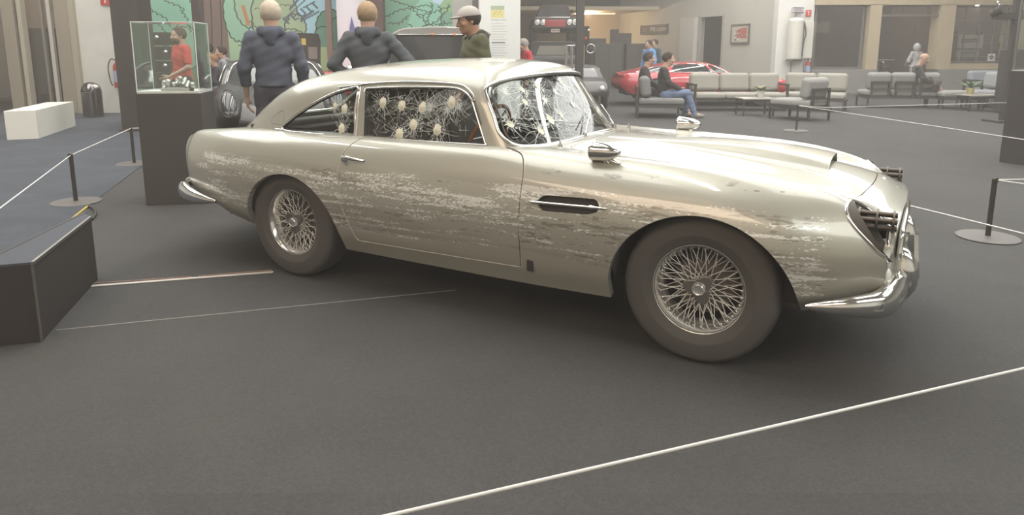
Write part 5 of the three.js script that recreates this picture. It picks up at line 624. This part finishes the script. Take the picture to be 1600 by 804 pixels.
// ---- grey wall running back from the pillar, with a door, a doorway and pictures
{ const A = V(xf(1214), 0, -23.3), B = V(at(968, 60, 34).x, 0, -34), dir = B.clone().sub(A).setY(0), len = dir.length(), u = dir.clone().normalize(), nrm = V(u.z, 0, -u.x); if (nrm.dot(V(0, 0, 1)) < 0) nrm.negate(); const turn = Math.atan2(nrm.x, nrm.z);
  const hit = (px, py) => { const d = sight(px, py), k = (A.clone().sub(V(0, 0, 0)).dot(nrm)) / d.dot(nrm) || 0; const o = V(0, EYE, 0), t = A.clone().sub(o.clone().setY(0)).dot(nrm) / d.clone().setY(0).dot(nrm); return o.addScaledVector(d, t); };
  const S = (px, py = 60) => hit(px, py).sub(A).dot(u), place = (s, y, off = 0) => A.clone().addScaledVector(u, s).addScaledVector(nrm, off).setY(y), xloc = (g) => g;   // s grows to the left
  const wall = (s0, s1, y0, y1, m, name, th = .2) => { const c = place((s0 + s1) / 2, 0, -th / 2), g = bx(Math.abs(s1 - s0), y1 - y0, th, 0, (y0 + y1) / 2, 0); g.rotateY(turn).translate(c.x, 0, c.z); return g; };
  const d0 = S(1128), d1 = S(1093), dh = hit(1110, 26).y, e0 = S(1090);
  struct('wall_lounge', [wall(-.1, d0, 0, 7.22), wall(d0, d1, dh, 7.22), wall(d1, len, 0, 7.22)], wallGrey);
  struct('wall_corridor', [wall(d0 - 1, d1 + 1, 0, 3.5).translate(-nrm.x * 2.2, 0, -nrm.z * 2.2)], std(0x6a625c, .95)); 
  const q = (s, y, off, name, lab, cat) => { const p = place(s, y, off); return thing(name, lab, cat, [p.x, p.y, p.z], turn); };
  const dr = struct('door_2', wall(S(1068), S(1090), 0, hit(1080, 28).y).translate(nrm.x * .18, 0, nrm.z * .18), std(0xcfcbc4, .6)); { const dd = place(S(1070), 1.05, .2); obj('door_handle', bx(.05, .12, .04, dd.x, dd.y, dd.z, .01), M.satin, dr); }
  struct('trim_5', [wall(d0 - .08, d0, 0, dh + .06).translate(nrm.x * .03, 0, nrm.z * .03), wall(d1, d1 + .1, 0, dh + .06).translate(nrm.x * .03, 0, nrm.z * .03)], std(0xaaa59e, .7));
  { const c = place((d0 + d1) / 2 - .3, hit(1110, 50).y, -1.9), t = thing('corridor_picture', 'reddish lit picture inside the dark doorway', 'picture', [c.x, c.y, c.z], turn), tx = canvasTex(128, 96, (g) => { g.fillStyle = '#b08a84'; g.fillRect(0, 0, 128, 96); for (let i = 0; i < 40; i++) { g.fillStyle = ['#c9a59c', '#8f5a55', '#6a4a48', '#d8c0b8'][i % 4]; g.fillRect(rnd() * 120, rnd() * 90, 8 + rnd() * 18, 5 + rnd() * 12); } }); const w = std(0x554d48, .7); obj('frame', bx(1.2, .6, .04, 0, 0, 0, .005), w, t); obj('print', bx(1.1, .5, .01, 0, 0, .022), [w, w, w, w, std(0xffffff, .7, 0, { map: tx }), w], t); obj('shelf', bx(1.3, .05, .3, 0, -.42, .1), w, t); }
  { const s0 = S(1157), h0 = hit(1157, 53), t = q(s0, h0.y, .03, 'framed_picture', 'framed red and white picture on the grey wall', 'picture'), wv = Math.abs(S(1143) - S(1170)), hv = hit(1157, 39).y - hit(1157, 67).y, tx = canvasTex(256, 192, (g) => { g.fillStyle = '#c8c0b4'; g.fillRect(0, 0, 256, 192); g.fillStyle = '#b8635a'; g.beginPath(); g.moveTo(70, 60); g.lineTo(120, 30); g.lineTo(236, 20); g.lineTo(240, 150); g.lineTo(80, 140); g.fill(); for (let i = 0; i < 30; i++) { g.fillStyle = ['#7d4640', '#d98d7f', '#e6ddd0', '#8c8a86'][i % 4]; g.fillRect(20 + rnd() * 200, 20 + rnd() * 140, 6 + rnd() * 26, 4 + rnd() * 14); } }); const fm = std(0x7d7670, .4, .3); obj('frame', [bx(wv, .06, .05, 0, hv / 2, 0), bx(wv, .06, .05, 0, -hv / 2, 0), bx(.06, hv + .06, .05, wv / 2, 0, 0), bx(.06, hv + .06, .05, -wv / 2, 0, 0)], fm, t); obj('print', bx(wv - .06, hv - .06, .02, 0, 0, 0), [fm, fm, fm, fm, std(0xffffff, .6, 0, { map: tx }), fm], t); }
  { const t = q(S(1022), hit(1022, 46).y, .03, 'lettered_sign', 'dark lettered board on the far taupe wall', 'sign'), wv = Math.abs(S(1000) - S(1043)), hv = .40, tx = canvasTex(512, 128, (g) => { g.fillStyle = '#4d4644'; g.fillRect(0, 0, 512, 128); g.strokeStyle = '#6d6562'; g.lineWidth = 8; g.strokeRect(6, 6, 500, 116); g.fillStyle = '#c9c2ba'; g.font = 'bold 86px sans-serif'; g.textBaseline = 'middle'; g.fillText('PR.com', 190, 62, 305); g.fillStyle = '#8a7f7a'; g.fillText('3D', 30, 62, 140); }); const w = std(0x4d4644, .6); obj('board', bx(wv, hv, .04, 0, 0, 0, .004), w, t); obj('sign_face', bx(wv * .98, hv * .95, .006, 0, 0, .022), [w, w, w, w, std(0xffffff, .6, 0, { map: tx }), w], t); }
}
// ---- workshop behind: ceiling, back wall, clutter
{ const z = 34, x0 = at(813, 60, 20).x, xb = at(813, 60, z).x, cream = std(0xb5a794, .85);
  struct('wall_workshop', slab(3.2, 7.0, -34.3, -34.02, 0, 3.1), cream); struct('wall_dark', slab(.0, 3.25, -33.9, -33.7, 0, 3.04), std(0x4d463f, .9)); struct('wall_side', slab(-.3, -.1, -34, -13.9, 0, CEILING + .02), std(0x776c63, .9));
  struct('beam_1', slab(-.1, 6.6, -34, -30.5, 3.05, 3.2), std(0xcabda6, .8)); struct('beam_2', slab(2.6, 2.75, -34, -30.5, 2.95, 3.05), std(0x8a8178, .8));
  const lampM = new THREE.MeshStandardMaterial({ color: 0xffffff, emissive: 0xffd9a0, emissiveIntensity: 1.2 }); const tl = thing('tube_light', 'warm tube light below the workshop ceiling', 'lamp', [3.4, 3.0, -32]); obj('tube', bar([-1.2, -.03, 0], [1.2, -.03, 0], .025), lampM, tl); obj('housing', bx(2.5, .05, .12, 0, .01, 0, .01), M.white, tl); const L = new THREE.PointLight(0xffe0b0, 9); L.position.set(3.4, 2.85, -31.9); L.castShadow = true; scene.add(L);
  const col = at(906, 50, 17); const pc = thing('steel_column', 'black steel column in front of the workshop', 'column', [col.x, 0, -17]); obj('shaft', bx(.19, 7.1, .19, 0, 3.55, 0, .01), std(0x423d3a, .55), pc); obj('foot_plate', bx(.36, .03, .36, 0, .015, 0), M.blackSteel, pc);
  // raised red car on a lift, seen from the front
  const rc = at(868, 35, 24.5), rt = thing('raised_car', 'red fronted car with four round headlamps raised on a lift', 'car', [rc.x, 0, -24.6], 0), y0 = rc.y, bk = std(0x3b3532, .5), red = phys(0xb03a40, .35, 0, { clearcoat: .8 });
  obj('body', bx(1.66, .46, 3.4, 0, y0 - .06, -1.7, .12), bk, rt); obj('bonnet_front', bx(.72, .26, .08, 0, y0 - .04, .03, .03), red, rt); obj('cabin', extr(roundPoly([[-.62, .16], [.62, .16], [.46, .62], [-.46, .62]], .06), 1.6, .02).translate(0, y0, -2.3), bk, rt); obj('windscreen', extr(roundPoly([[-.5, .2], [.5, .2], [.38, .55], [-.38, .55]], .04), .01).translate(-.1, y0, -.66), phys(0x4a4a4c, .1, 0, { clearcoat: 1 }), rt); obj('chrome_lip', bx(1.2, .03, .04, -.1, y0 + .17, .03, .01), M.chrome, rt);
  for (const x of [-.62, -.42, .48, .68]) { const hl = obj('headlamp', lathe([[0, .05], [.06, .045], [.085, .02], [.088, 0]], 24).rotateX(Math.PI / 2).translate(x, y0 + .01, .02), M.lens, rt); obj('lamp_rim', new THREE.TorusGeometry(.09, .014, 8, 28).translate(x, y0 + .01, .03), M.chrome, hl); }
  const pt = canvasTex(256, 96, (g) => { g.fillStyle = '#c9bfb4'; g.fillRect(0, 0, 256, 96); g.fillStyle = '#7a4a44'; g.font = 'bold 64px sans-serif'; g.textBaseline = 'middle'; g.fillText('OBE 009', 14, 50, 230); }); const pm = std(0xc9bfb4, .5); obj('number_plate', bx(.30, .12, .012, .0, y0 - .27, .06), [pm, pm, pm, pm, std(0xffffff, .5, 0, { map: pt }), pm], rt); obj('bumper', bx(1.6, .07, .12, 0, y0 - .17, .03, .03), M.blackPlastic, rt);
  for (const x of [-.72, .72]) for (const zz of [-.7, -2.9]) obj('wheel', cyl(.31, .31, .2, x, y0 - .36, zz, 28, 0, Math.PI / 2), M.rubber, rt);
  const lift = thing('car_lift', 'grey scissor lift below the red fronted car', 'lift', [rc.x, 0, -26.4]), ly = y0 - .70; obj('lift_platform', bx(1.1, .06, 2.6, 0, ly, 0, .01), std(0x57524e, .6), lift); obj('lift_base', bx(1.2, .06, 2.6, 0, .03, 0), std(0x57524e, .6), lift); for (const x of [-.45, .45]) { obj('scissor_arm', beam([x, .06, -1.1], [x, ly - .03, 1.1], .06, .1), std(0x57524e, .6), lift); obj('scissor_arm', beam([x * .86, .06, 1.1], [x * .86, ly - .03, -1.1], .06, .1), std(0x57524e, .6), lift); }
  const lc = at(866, 66, 19.8), dt = thing('parked_van', 'dark parked van with a pale windscreen under the raised car', 'van', [lc.x, 0, -20.2]); obj('body', bx(1.6, .95, 3.0, 0, .75, -1.3, .15), std(0x4b4947, .5), dt); obj('cabin', extr(roundPoly([[-.72, 1.2], [.72, 1.2], [.58, 1.60], [-.58, 1.60]], .06), 2.2, .02).translate(0, 0, -2.5), std(0x474442, .5), dt); obj('windscreen', extr(roundPoly([[-.48, 1.24], [.48, 1.24], [.38, 1.50], [-.38, 1.50]], .03), .02).translate(0, 0, -.28), phys(0x9a958c, .2, 0, { clearcoat: 1 }), dt); for (const x of [-.68, .68]) for (const zz of [-.3, -2.3]) obj('wheel', cyl(.33, .33, .22, x, .33, zz, 28, 0, Math.PI / 2), M.rubber, dt); for (const x of [-.65, .65]) obj('headlamp', new THREE.SphereGeometry(.09, 18, 12).translate(x, .85, .3), M.lens, dt);
  const sp = at(889, 72, 16), hi = thing('bar_table', 'chrome bar table with slender legs before the workshop', 'table', [sp.x, 0, -16]); const hh = sp.y; obj('table_top', lathe([[0, 0], [.15, 0], [.16, .012], [.15, .024], [0, .026]], 36).translate(0, hh, 0), M.chrome, hi); for (const a of [0, 1, 2, 3]) obj('leg', bar([Math.cos(a * 1.57 + .6) * .1, 0, Math.sin(a * 1.57 + .6) * .1], [Math.cos(a * 1.57 + .6) * .09, hh, Math.sin(a * 1.57 + .6) * .09], .013), M.chrome, hi);
  // clutter silhouettes: cabinets, machine, tyre changer, bench
  const clutter = (px, pyTop, w, z, col, lab, name, cat) => { const p = at(px, pyTop, z), t = thing(name, lab, cat, [p.x, 0, -z], 0, 'dark workshop cabinets'); obj('carcass', bx(w, p.y, .5, 0, p.y / 2, 0, .02), std(col, .7), t); obj('front_panel', bx(w * .44, p.y * .8, .02, -w * .23, p.y * .5, .26, .005), std(col, .5), t); obj('front_panel', bx(w * .44, p.y * .8, .02, w * .23, p.y * .5, .26, .005), std(col, .5), t); return t; };
  clutter(960, 46, .30, 29, 0x443e39, 'tall narrow dark tool cabinet at the workshop wall', 'tool_cabinet', 'cabinet'); clutter(975, 52, .55, 29.5, 0x463f3a, 'dark tool cabinet right of the tallest one', 'tool_cabinet', 'cabinet'); clutter(932, 60, .7, 28, 0x423c38, 'low dark tool cabinet near the black column', 'tool_cabinet', 'cabinet'); clutter(995, 68, .9, 28, 0x4a433c, 'long dark workbench below the lettered board', 'workbench', 'bench'); clutter(950, 68, 1.0, 26, 0x4a4946, 'grey machine on the workshop floor', 'machine', 'machine');
  const m1 = at(916, 42, 19.4), mc = thing('traffic_light', 'small dark signal pole with a red lens beside the black column', 'signal', [m1.x, 0, -19.4]); obj('pole', bar([0, 0, 0], [0, m1.y - .3, 0], .03), M.blackSteel, mc); obj('signal_box', bx(.17, .48, .14, 0, m1.y - .22, 0, .02), M.blackPlastic, mc); obj('lens', new THREE.SphereGeometry(.045, 16, 12).translate(-.02, at(0, 60, 19.4).y, .06), std(0xc8503f, .3), mc); obj('lens', new THREE.SphereGeometry(.035, 16, 12).translate(.06, at(0, 47, 19.4).y, .06), M.lens, mc);
  const g1 = at(923, 76, 18), gw = thing('hand_wheel', 'chrome hand wheel on a stand near the black column', 'wheel', [g1.x, 0, -18]); obj('ring', new THREE.TorusGeometry(.11, .014, 10, 32).translate(0, g1.y, 0), M.chrome, gw); obj('stand', bar([0, 0, -.03], [0, g1.y, -.03], .025), M.blackSteel, gw);
}
// ---- other cars: a simple lofted body with cut windows
function simpleCar(name, label, pos, turn, o) {   // o.rows: x -> [sill y, belt y, half width], o.roof outline, o.paint
  const t = thing(name, label, 'car', pos, turn), belt = pchip(o.belt), sill = pchip(o.sill), wid = pchip(o.wid), x0 = o.belt[0][0], x1 = o.belt[o.belt.length - 1][0], N = 90, hood = pchip(o.hood || o.belt);
  const sec = (x) => { const b = belt(x), s = sill(x), w = wid(x), c = hood(x); return [[s, w * .90], [lerp(s, b, .25), w * .985], [lerp(s, b, .5), w], [lerp(s, b, .78), w * .965], [b - .03, w * .88], [b, w * .74], [lerp(b, c, .6), w * .45], [c, 0]]; };
  const rows = []; for (let i = 0; i <= N; i++) { const x = lerp(x0, x1, i / N), S = sec(x), k = Math.min(1, Math.sqrt(Math.max(0, 1 - Math.pow(Math.max(0, 1 - Math.min(i, N - i) / 7), 2))) + .02), cy = (sill(x) + belt(x)) / 2; rows.push([...S, ...S.slice(0, -1).reverse().map(([y, w]) => [y, -w])].map(([y, w]) => [x, lerp(cy, y, .35 + .65 * k), w * (.55 + .45 * k) * (k < .03 ? .2 : 1)])); }
  rows.unshift(rows[0].map((p) => [p[0] + .0, (sill(x0) + belt(x0)) / 2, 0])); rows.push(rows[N + 1].map((p) => [p[0], (sill(x1) + belt(x1)) / 2, 0]));
  let g = grid(rows.length - 1, rows[0].length - 1, (i, j) => rows[i][j]);
  for (const wx of o.wheels) g = cut(g, (x, y, w) => Math.hypot(x - wx, y - o.wr) - o.wr * 1.12, .03);
  if (o.cutBody) g = cut(g, o.cutBody);
  obj('body_shell', g, o.paint, t);
  const rf = pchip(o.roof), hw = o.hw, tum = o.tum || .35, base = o.base, H = (x, y, w) => { w = Math.abs(w); return smax((y - rf(x) + .14 * w * w) * .9, (w - (hw(x) - tum * Math.max(0, y - base))) * .93, .08); }, ra = o.roof[0][0], rb = o.roof[o.roof.length - 1][0], bY = base - .14;
  const gh = grid(120, 70, (i, j) => { const x = lerp(ra, rb, i / 120), a = Math.PI * j / 70, c = Math.cos(a), s = Math.sin(a); let lo = 0, hi = 1.2; if (H(x, bY, 0) > 0) hi = 0; else for (let k = 0; k < 24; k++) { const m = (lo + hi) / 2; H(x, bY + m * s, m * c) > 0 ? hi = m : lo = m; } return [x, bY + hi * s, hi * c]; });
  const wins = o.windows.map((P) => sdPoly(roundPoly(P, .03, 3))), fw = (o.front || []).map(([P, xm]) => [sdPoly(roundPoly(P, .05, 4)), xm]);
  const F = (x, y, w) => { let d = -1; for (const s of wins) d = Math.max(d, Math.abs(w) > .3 ? s(x, y) : -1); for (const [s, xm] of fw) d = Math.max(d, (xm > 0 ? x > xm : x < -xm) ? s(w, y) : -1); return d; };
  obj('roof', cut(cut(gh, (x, y, w) => -F(x, y, w), .012), (x, y) => y - base + .06), o.paint, t); const gm = phys(0x3c4042, .06, 0, { clearcoat: 1 });
  for (const s of [1, -1]) for (const f of wins) obj('side_window', offset(cut(cut(gh, (x, y, w) => w * s - .3), (x, y) => f(x, y) + .004), -.008), gm, t);
  for (const [f, xm] of fw) obj('windscreen', offset(cut(cut(gh, (x) => xm > 0 ? x - xm : -x - xm), (x, y, w) => f(w, y) + .004), -.008), gm, t);
  const edge = (P, s) => { const L = roundPoly(P, .03, 3).map(([x, y]) => { let lo = .1, hi = 1.1; for (let k = 0; k < 24; k++) { const m = (lo + hi) / 2; H(x, y, m) > 0 ? hi = m : lo = m; } return V(x, y, s * (hi + .004)); }); return tube(L, .006, 90, true, 6, .2); };
  for (const P of o.windows) for (const s of o.trimSides || [1, -1]) obj('window_trim', edge(P, s), M.chrome, t);
  for (const wx of o.wheels) for (const s of [1, -1]) { const w = obj('wheel', lathe([[o.wr * .62, -.09], [o.wr * .95, -.085], [o.wr, -.06], [o.wr, .06], [o.wr * .95, .085], [o.wr * .62, .09]], 36).rotateX(Math.PI / 2).translate(wx, o.wr, s * (wid(wx) - .12)), M.rubber, t); obj('wheel_disc', lathe([[0, .05], [.06, .07], [o.wr * .5, .055], [o.wr * .63, .085], [o.wr * .63, -.05]], 30).rotateX(Math.PI / 2 * (s > 0 ? 1 : -1)).translate(wx, o.wr, s * (wid(wx) - .12)), M.satin, w); }
  obj('underbody', bx(x1 - x0 - .5, .08, wid((x0 + x1) / 2) * 1.1, (x0 + x1) / 2, sill((x0 + x1) / 2) + .05, 0), M.darkWell, t);
  return t;
}
// grey sports coupe facing us, at the left
{ const p = at(428, 120, 9.75), grey = phys(0x3a3837, .30, .6, { clearcoat: .4, clearcoatRoughness: .06 });
  const t = simpleCar('grey_coupe', 'shiny grey low sports coupe facing the camera behind the showcase', [p.x, 0, -9.75], -Math.PI / 2 + .37, { paint: grey, belt: [[-2.2, .62], [-1.6, .80], [-.6, .84], [.3, .86], [.9, .88], [1.4, .86], [1.8, .78], [2.15, .60]], hood: [[-2.2, .62], [-1.4, .86], [0, .88], [.5, .88], [1.2, .80], [1.8, .70], [2.15, .58]], sill: [[-2.2, .4], [-1.6, .26], [1.6, .22], [2.15, .36]], wid: [[-2.2, .62], [-1.4, .80], [0, .78], [1.4, .83], [2.15, .64]], wheels: [-1.3, 1.25], wr: .32, base: .88, hw: (x) => .70 - .12 * clamp(-x - .6), roof: [[-1.9, .80], [-1.2, 1.03], [-.6, 1.16], [-.15, 1.18], [.1, 1.14], [.62, .86]], windows: [[[-.95, .90], [.22, .90], [-.02, 1.10], [-.55, 1.11]]], front: [[[[-.58, .91], [.58, .91], [.46, 1.12], [-.46, 1.12]], .06]], trimSides: [1, -1] });
  for (const s of [1, -1]) { obj('front_wing', new THREE.SphereGeometry(1, 40, 28).scale(.95, .29, .25).rotateZ(-.03).translate(1.22, .62, s * .58), grey, t); const L = obj('headlamp_cover', new THREE.SphereGeometry(.15, 28, 18).scale(1.25, .55, .62).rotateZ(-.8).translate(2.0, .72, s * .58), phys(0x454446, .2, .3, { clearcoat: .7 }), t); obj('headlamp_rim', new THREE.TorusGeometry(.15, .005, 8, 40).scale(.62, 1.2, 1).rotateY(Math.PI / 2).rotateZ(.76).translate(2.05, .75, s * .58), grey, L); obj('wing_crease', tube([[1.95, .62, s * .34], [1.6, .745, s * .38], [1.2, .82, s * .42], [.7, .86, s * .47]], .012, 30), grey, t); }
  obj('windscreen_trim', tube([[.60, .90, .60], [.30, 1.03, .55], [.10, 1.12, .47], [.05, 1.14, .25], [.06, 1.15, 0], [.05, 1.14, -.25], [.10, 1.12, -.47], [.30, 1.03, -.55], [.60, .90, -.60]], .009, 80), M.chrome, t); obj('grille_mouth', new THREE.SphereGeometry(.2, 24, 14).scale(.3, .4, 1.5).translate(2.1, .47, 0), M.darkWell, t); obj('bonnet_scoop', bx(.5, .04, .22, .95, .86, 0, .02), grey, t); t.scale.y = 1.08; }
// red fastback coupe side-on behind the lounge
{ const z = 18.3, p = at(1096, 120, z); simpleCar('red_fastback', 'bright red low fastback coupe parked behind the lounge seats', [p.x, 0, -z], 0.04, { paint: phys(0xb8323a, .3, 0, { clearcoat: 1 }), belt: [[-2.3, .66], [-2.1, .82], [-1.4, .84], [0, .80], [1.0, .77], [1.8, .68], [2.3, .50]], sill: [[-2.3, .46], [-1.9, .30], [1.8, .24], [2.3, .34]], wid: [[-2.3, .78], [-1, .90], [1, .90], [2.3, .74]], wheels: [-1.35, 1.30], wr: .33, base: .82, hw: (x) => .76, roof: [[-2.25, .80], [-1.5, .96], [-1.0, 1.06], [-.3, 1.10], [.0, 1.08], [.25, 1.01], [.75, .76]], windows: [[[-1.85, .84], [-1.28, .845], [-1.15, .99], [-1.35, .965]], [[-1.0, .845], [-.98, .845], [.02, .835], [-.18, 1.045], [-.92, 1.03]], [[.07, .835], [.42, .825], [.18, .95], [-.10, 1.045]]], trimSides: [1] }); }
// dark coupe nose beside it, with its plate
{ const z = 16.2, p = at(916, 120, z), t = simpleCar('dark_saloon', 'dark saloon left of the red fastback with a pale number plate', [p.x, 0, -z - 1.8], -Math.PI / 2 - .03, { paint: phys(0x3b3735, .45, 0, { clearcoat: .3 }), belt: [[-2.2, .6], [-1.5, .85], [.8, .87], [1.6, .82], [2.2, .60]], sill: [[-2.2, .4], [-1.6, .25], [1.6, .25], [2.2, .36]], wid: [[-2.2, .7], [0, .84], [2.2, .74]], wheels: [-1.3, 1.3], wr: .32, base: .86, hw: () => .7, roof: [[-1.8, .84], [-1.1, 1.2], [0, 1.25], [.35, 1.18], [.85, .86]], windows: [[[-1.2, .9], [.3, .9], [.1, 1.14], [-.9, 1.14]]], front: [[[[-.55, .9], [.55, .9], [.45, 1.16], [-.45, 1.16]], .2]] }); const pm = std(0xb9b3aa, .5); obj('number_plate', bx(.012, .12, .34, 2.22, .45, 0), pm, t); for (const s of [1, -1]) obj('headlamp', new THREE.SphereGeometry(.08, 16, 12).translate(2.12, .62, s * .52), M.lens, t); t.scale.setScalar(.82); }
// red open car behind the fair-haired man
{ const z = 12.55, p = at(490, 112, z), t = simpleCar('red_roadster', 'red open sports car almost hidden behind the grey coupe', [p.x, 0, -z], 0, { paint: phys(0xb84038, .3, 0, { clearcoat: 1 }), belt: [[-1.4, .75], [-1.0, .98], [0, 1.0], [.9, 1.02], [1.4, .80]], sill: [[-1.4, .4], [1.4, .4]], wid: [[-1.4, .40], [0, .55], [1.4, .40]], wheels: [-.9, .9], wr: .33, base: 1.0, hw: () => .3, roof: [[-.6, .98], [-.3, 1.10], [.1, 1.04], [.3, .98]], windows: [] }); obj('lamp', new THREE.SphereGeometry(.07, 18, 12).translate(.72, 1.06, .3), M.chrome, t); obj('lamp_mount', bx(.08, .1, .08, .70, .99, .28, .02), M.blackPlastic, t); }
// dark van with a large flat windscreen, seen from the front
{ const z = 9.6, p = at(690, 80, z), t = thing('dark_van', 'dark classic van with a broad windscreen and round grey roof', 'van', [p.x, 0, -z - .1], .10), y = (py) => at(0, py, z).y, bd = phys(0x4c4a49, .4, 0, { clearcoat: .6 }), rf = phys(0x8d8a86, .5, 0, { clearcoat: .4 }), yt = y(44), ys = y(53), W2 = .72;
  obj('body_shell', bx(W2 * 2 + .1, .95, 2.5, 0, .68, -1.3, .14), bd, t); obj('cabin', extr(roundPoly([[-W2, 1.1], [W2, 1.1], [W2 - .09, ys], [-W2 + .09, ys]], .03), 2.1).translate(0, 0, -2.3), bd, t);
  obj('roof', extr(roundPoly([[-W2 + .05, ys], [W2 - .05, ys], [W2 - .18, yt - .01], [.0, yt + .02], [-W2 + .18, yt - .01]], [.02, .02, .16, .5, .16], 8), 2.1, .02).translate(0, 0, -2.3), rf, t);
  obj('windscreen', extr(roundPoly([[-W2 + .16, 1.13], [W2 - .10, 1.13], [W2 - .13, ys - .025], [-W2 + .15, ys - .025]], .03), .02).translate(0, 0, -.19), phys(0x454547, .12, 0, { clearcoat: 1 }), t); obj('gutter_trim', bx(W2 * 2 - .2, .014, .03, 0.02, ys - .004, -.17, .005), M.chrome, t); for (const x of [-.13, .17]) obj('lamp_reflection', new THREE.SphereGeometry(.022, 12, 10).translate(x, ys - .005, -.15), std(0xd0703c, .3), t); obj('side_window', extr(roundPoly([[-.14, 1.13], [-.04, 1.13], [-.06, ys - .04], [-.14, ys - .04]], .02), .01).translate(-W2 + .13, 0, -.185), phys(0x4a4a4c, .12, 0, { clearcoat: 1 }), t);  // orange beads on the gutter drawn in place of two lamp reflections
  for (const x of [-.62, .62]) { for (const zz of [-.55, -2.0]) obj('wheel', cyl(.33, .33, .2, x, .33, zz, 28, 0, Math.PI / 2), M.rubber, t); obj('headlamp', new THREE.SphereGeometry(.09, 18, 12).translate(x, .8, -.03), M.lens, t); } obj('bumper', bx(1.5, .1, .08, 0, .4, -.01, .03), M.chrome, t); }
// ---- black stand with truss and glass case at the right edge
{ const a = ground(1557, 250), t = thing('display_stand', 'tall black display stand with a glass case at the right edge', 'stand', [a.x + .617, 0, a.z + .35], .37), y1 = at(1575, 110, -a.z).y; obj('pedestal', bx(1.1, y1, .9, 0, y1 / 2, 0, .006), std(0x3c3735, .6), t); obj('display_floor', bx(1.08, .012, .88, 0, y1 + .006, 0), std(0xb5b1aa, .6), t); const h = .85; for (const [w, d, x, z] of [[1.06, .01, 0, .43], [1.06, .01, 0, -.43], [.01, .86, -.53, 0], [.01, .86, .53, 0]]) obj('glass_side', bx(w, h, d, x, y1 + .012 + h / 2, z), M.glass, t); for (const x of [-1, 1]) for (const z of [-1, 1]) obj('corner_post', bx(.02, h, .02, x * .53, y1 + .012 + h / 2, z * .43), M.satin, t);
  const m = thing('helmet_display', 'small dark model inside the right glass case', 'model', [t.position.x - .25, y1 + .014, t.position.z + .1]); obj('model_body', new THREE.SphereGeometry(.07, 20, 14).scale(1.2, .9, 1).translate(0, .075, 0), std(0x4d4844, .4), m); obj('model_base', bx(.22, .02, .16, 0, .01, 0, .004), M.blackPlastic, m);
  const q = at(1583, 60, 13.6), tr = thing('lighting_truss', 'black lighting truss post with cross bar at the right edge', 'truss', [q.x, 0, -13.6]); const yb = at(0, 25, 13.6).y; obj('upright', bx(.11, 3.6, .11, 0, 1.8, 0, .006), M.blackSteel, tr); obj('cross_bar', bx(2.0, .13, .10, .56, yb, .02, .006), M.blackSteel, tr); obj('brace', beam([0, yb + .02, 0], [.75, yb + .55, 0], .06, .05), M.blackSteel, tr); obj('brace', beam([-.35, yb + .45, 0], [.35, yb + .20, 0], .06, .05), M.blackSteel, tr); obj('foot', bx(.5, .04, .5, 0, .02, 0, .006), M.blackSteel, tr);
  const sp = at(1556, 18, 13.5), sl = thing('spotlight', 'small black spotlight clamped to the end of the truss', 'lamp', [sp.x, sp.y, -13.5], .5); obj('lamp_can', cyl(.065, .085, .2, 0, 0, .02, 24, 1.1), M.blackPlastic, sl); obj('yoke', [bar([-.07, 0, 0], [-.07, .1, -.02], .008), bar([.07, 0, 0], [.07, .1, -.02], .008), bar([-.07, .1, -.02], [.07, .1, -.02], .008)], M.blackSteel, sl); for (let i = 0; i < 4; i++) obj('safety_chain', new THREE.TorusGeometry(.036, .010, 8, 16).rotateY(i * 1.57).translate(.06 + i * .006, .15 + i * .058, 0), M.chrome, sl);
  const d = at(1568, 92, 15.8), sc = thing('loudspeaker', 'tall dark loudspeaker beside the far right sofa', 'speaker', [d.x, 0, -15.6]); const sy = at(0, 77, 15.6).y; obj('enclosure', bx(.42, sy, .4, .1, sy / 2, 0, .02), M.blackPlastic, sc); obj('grille', bx(.36, sy * .85, .02, .1, sy / 2, .205, .01), std(0x302d2b, .9), sc); }
renderer.render(scene, camera);
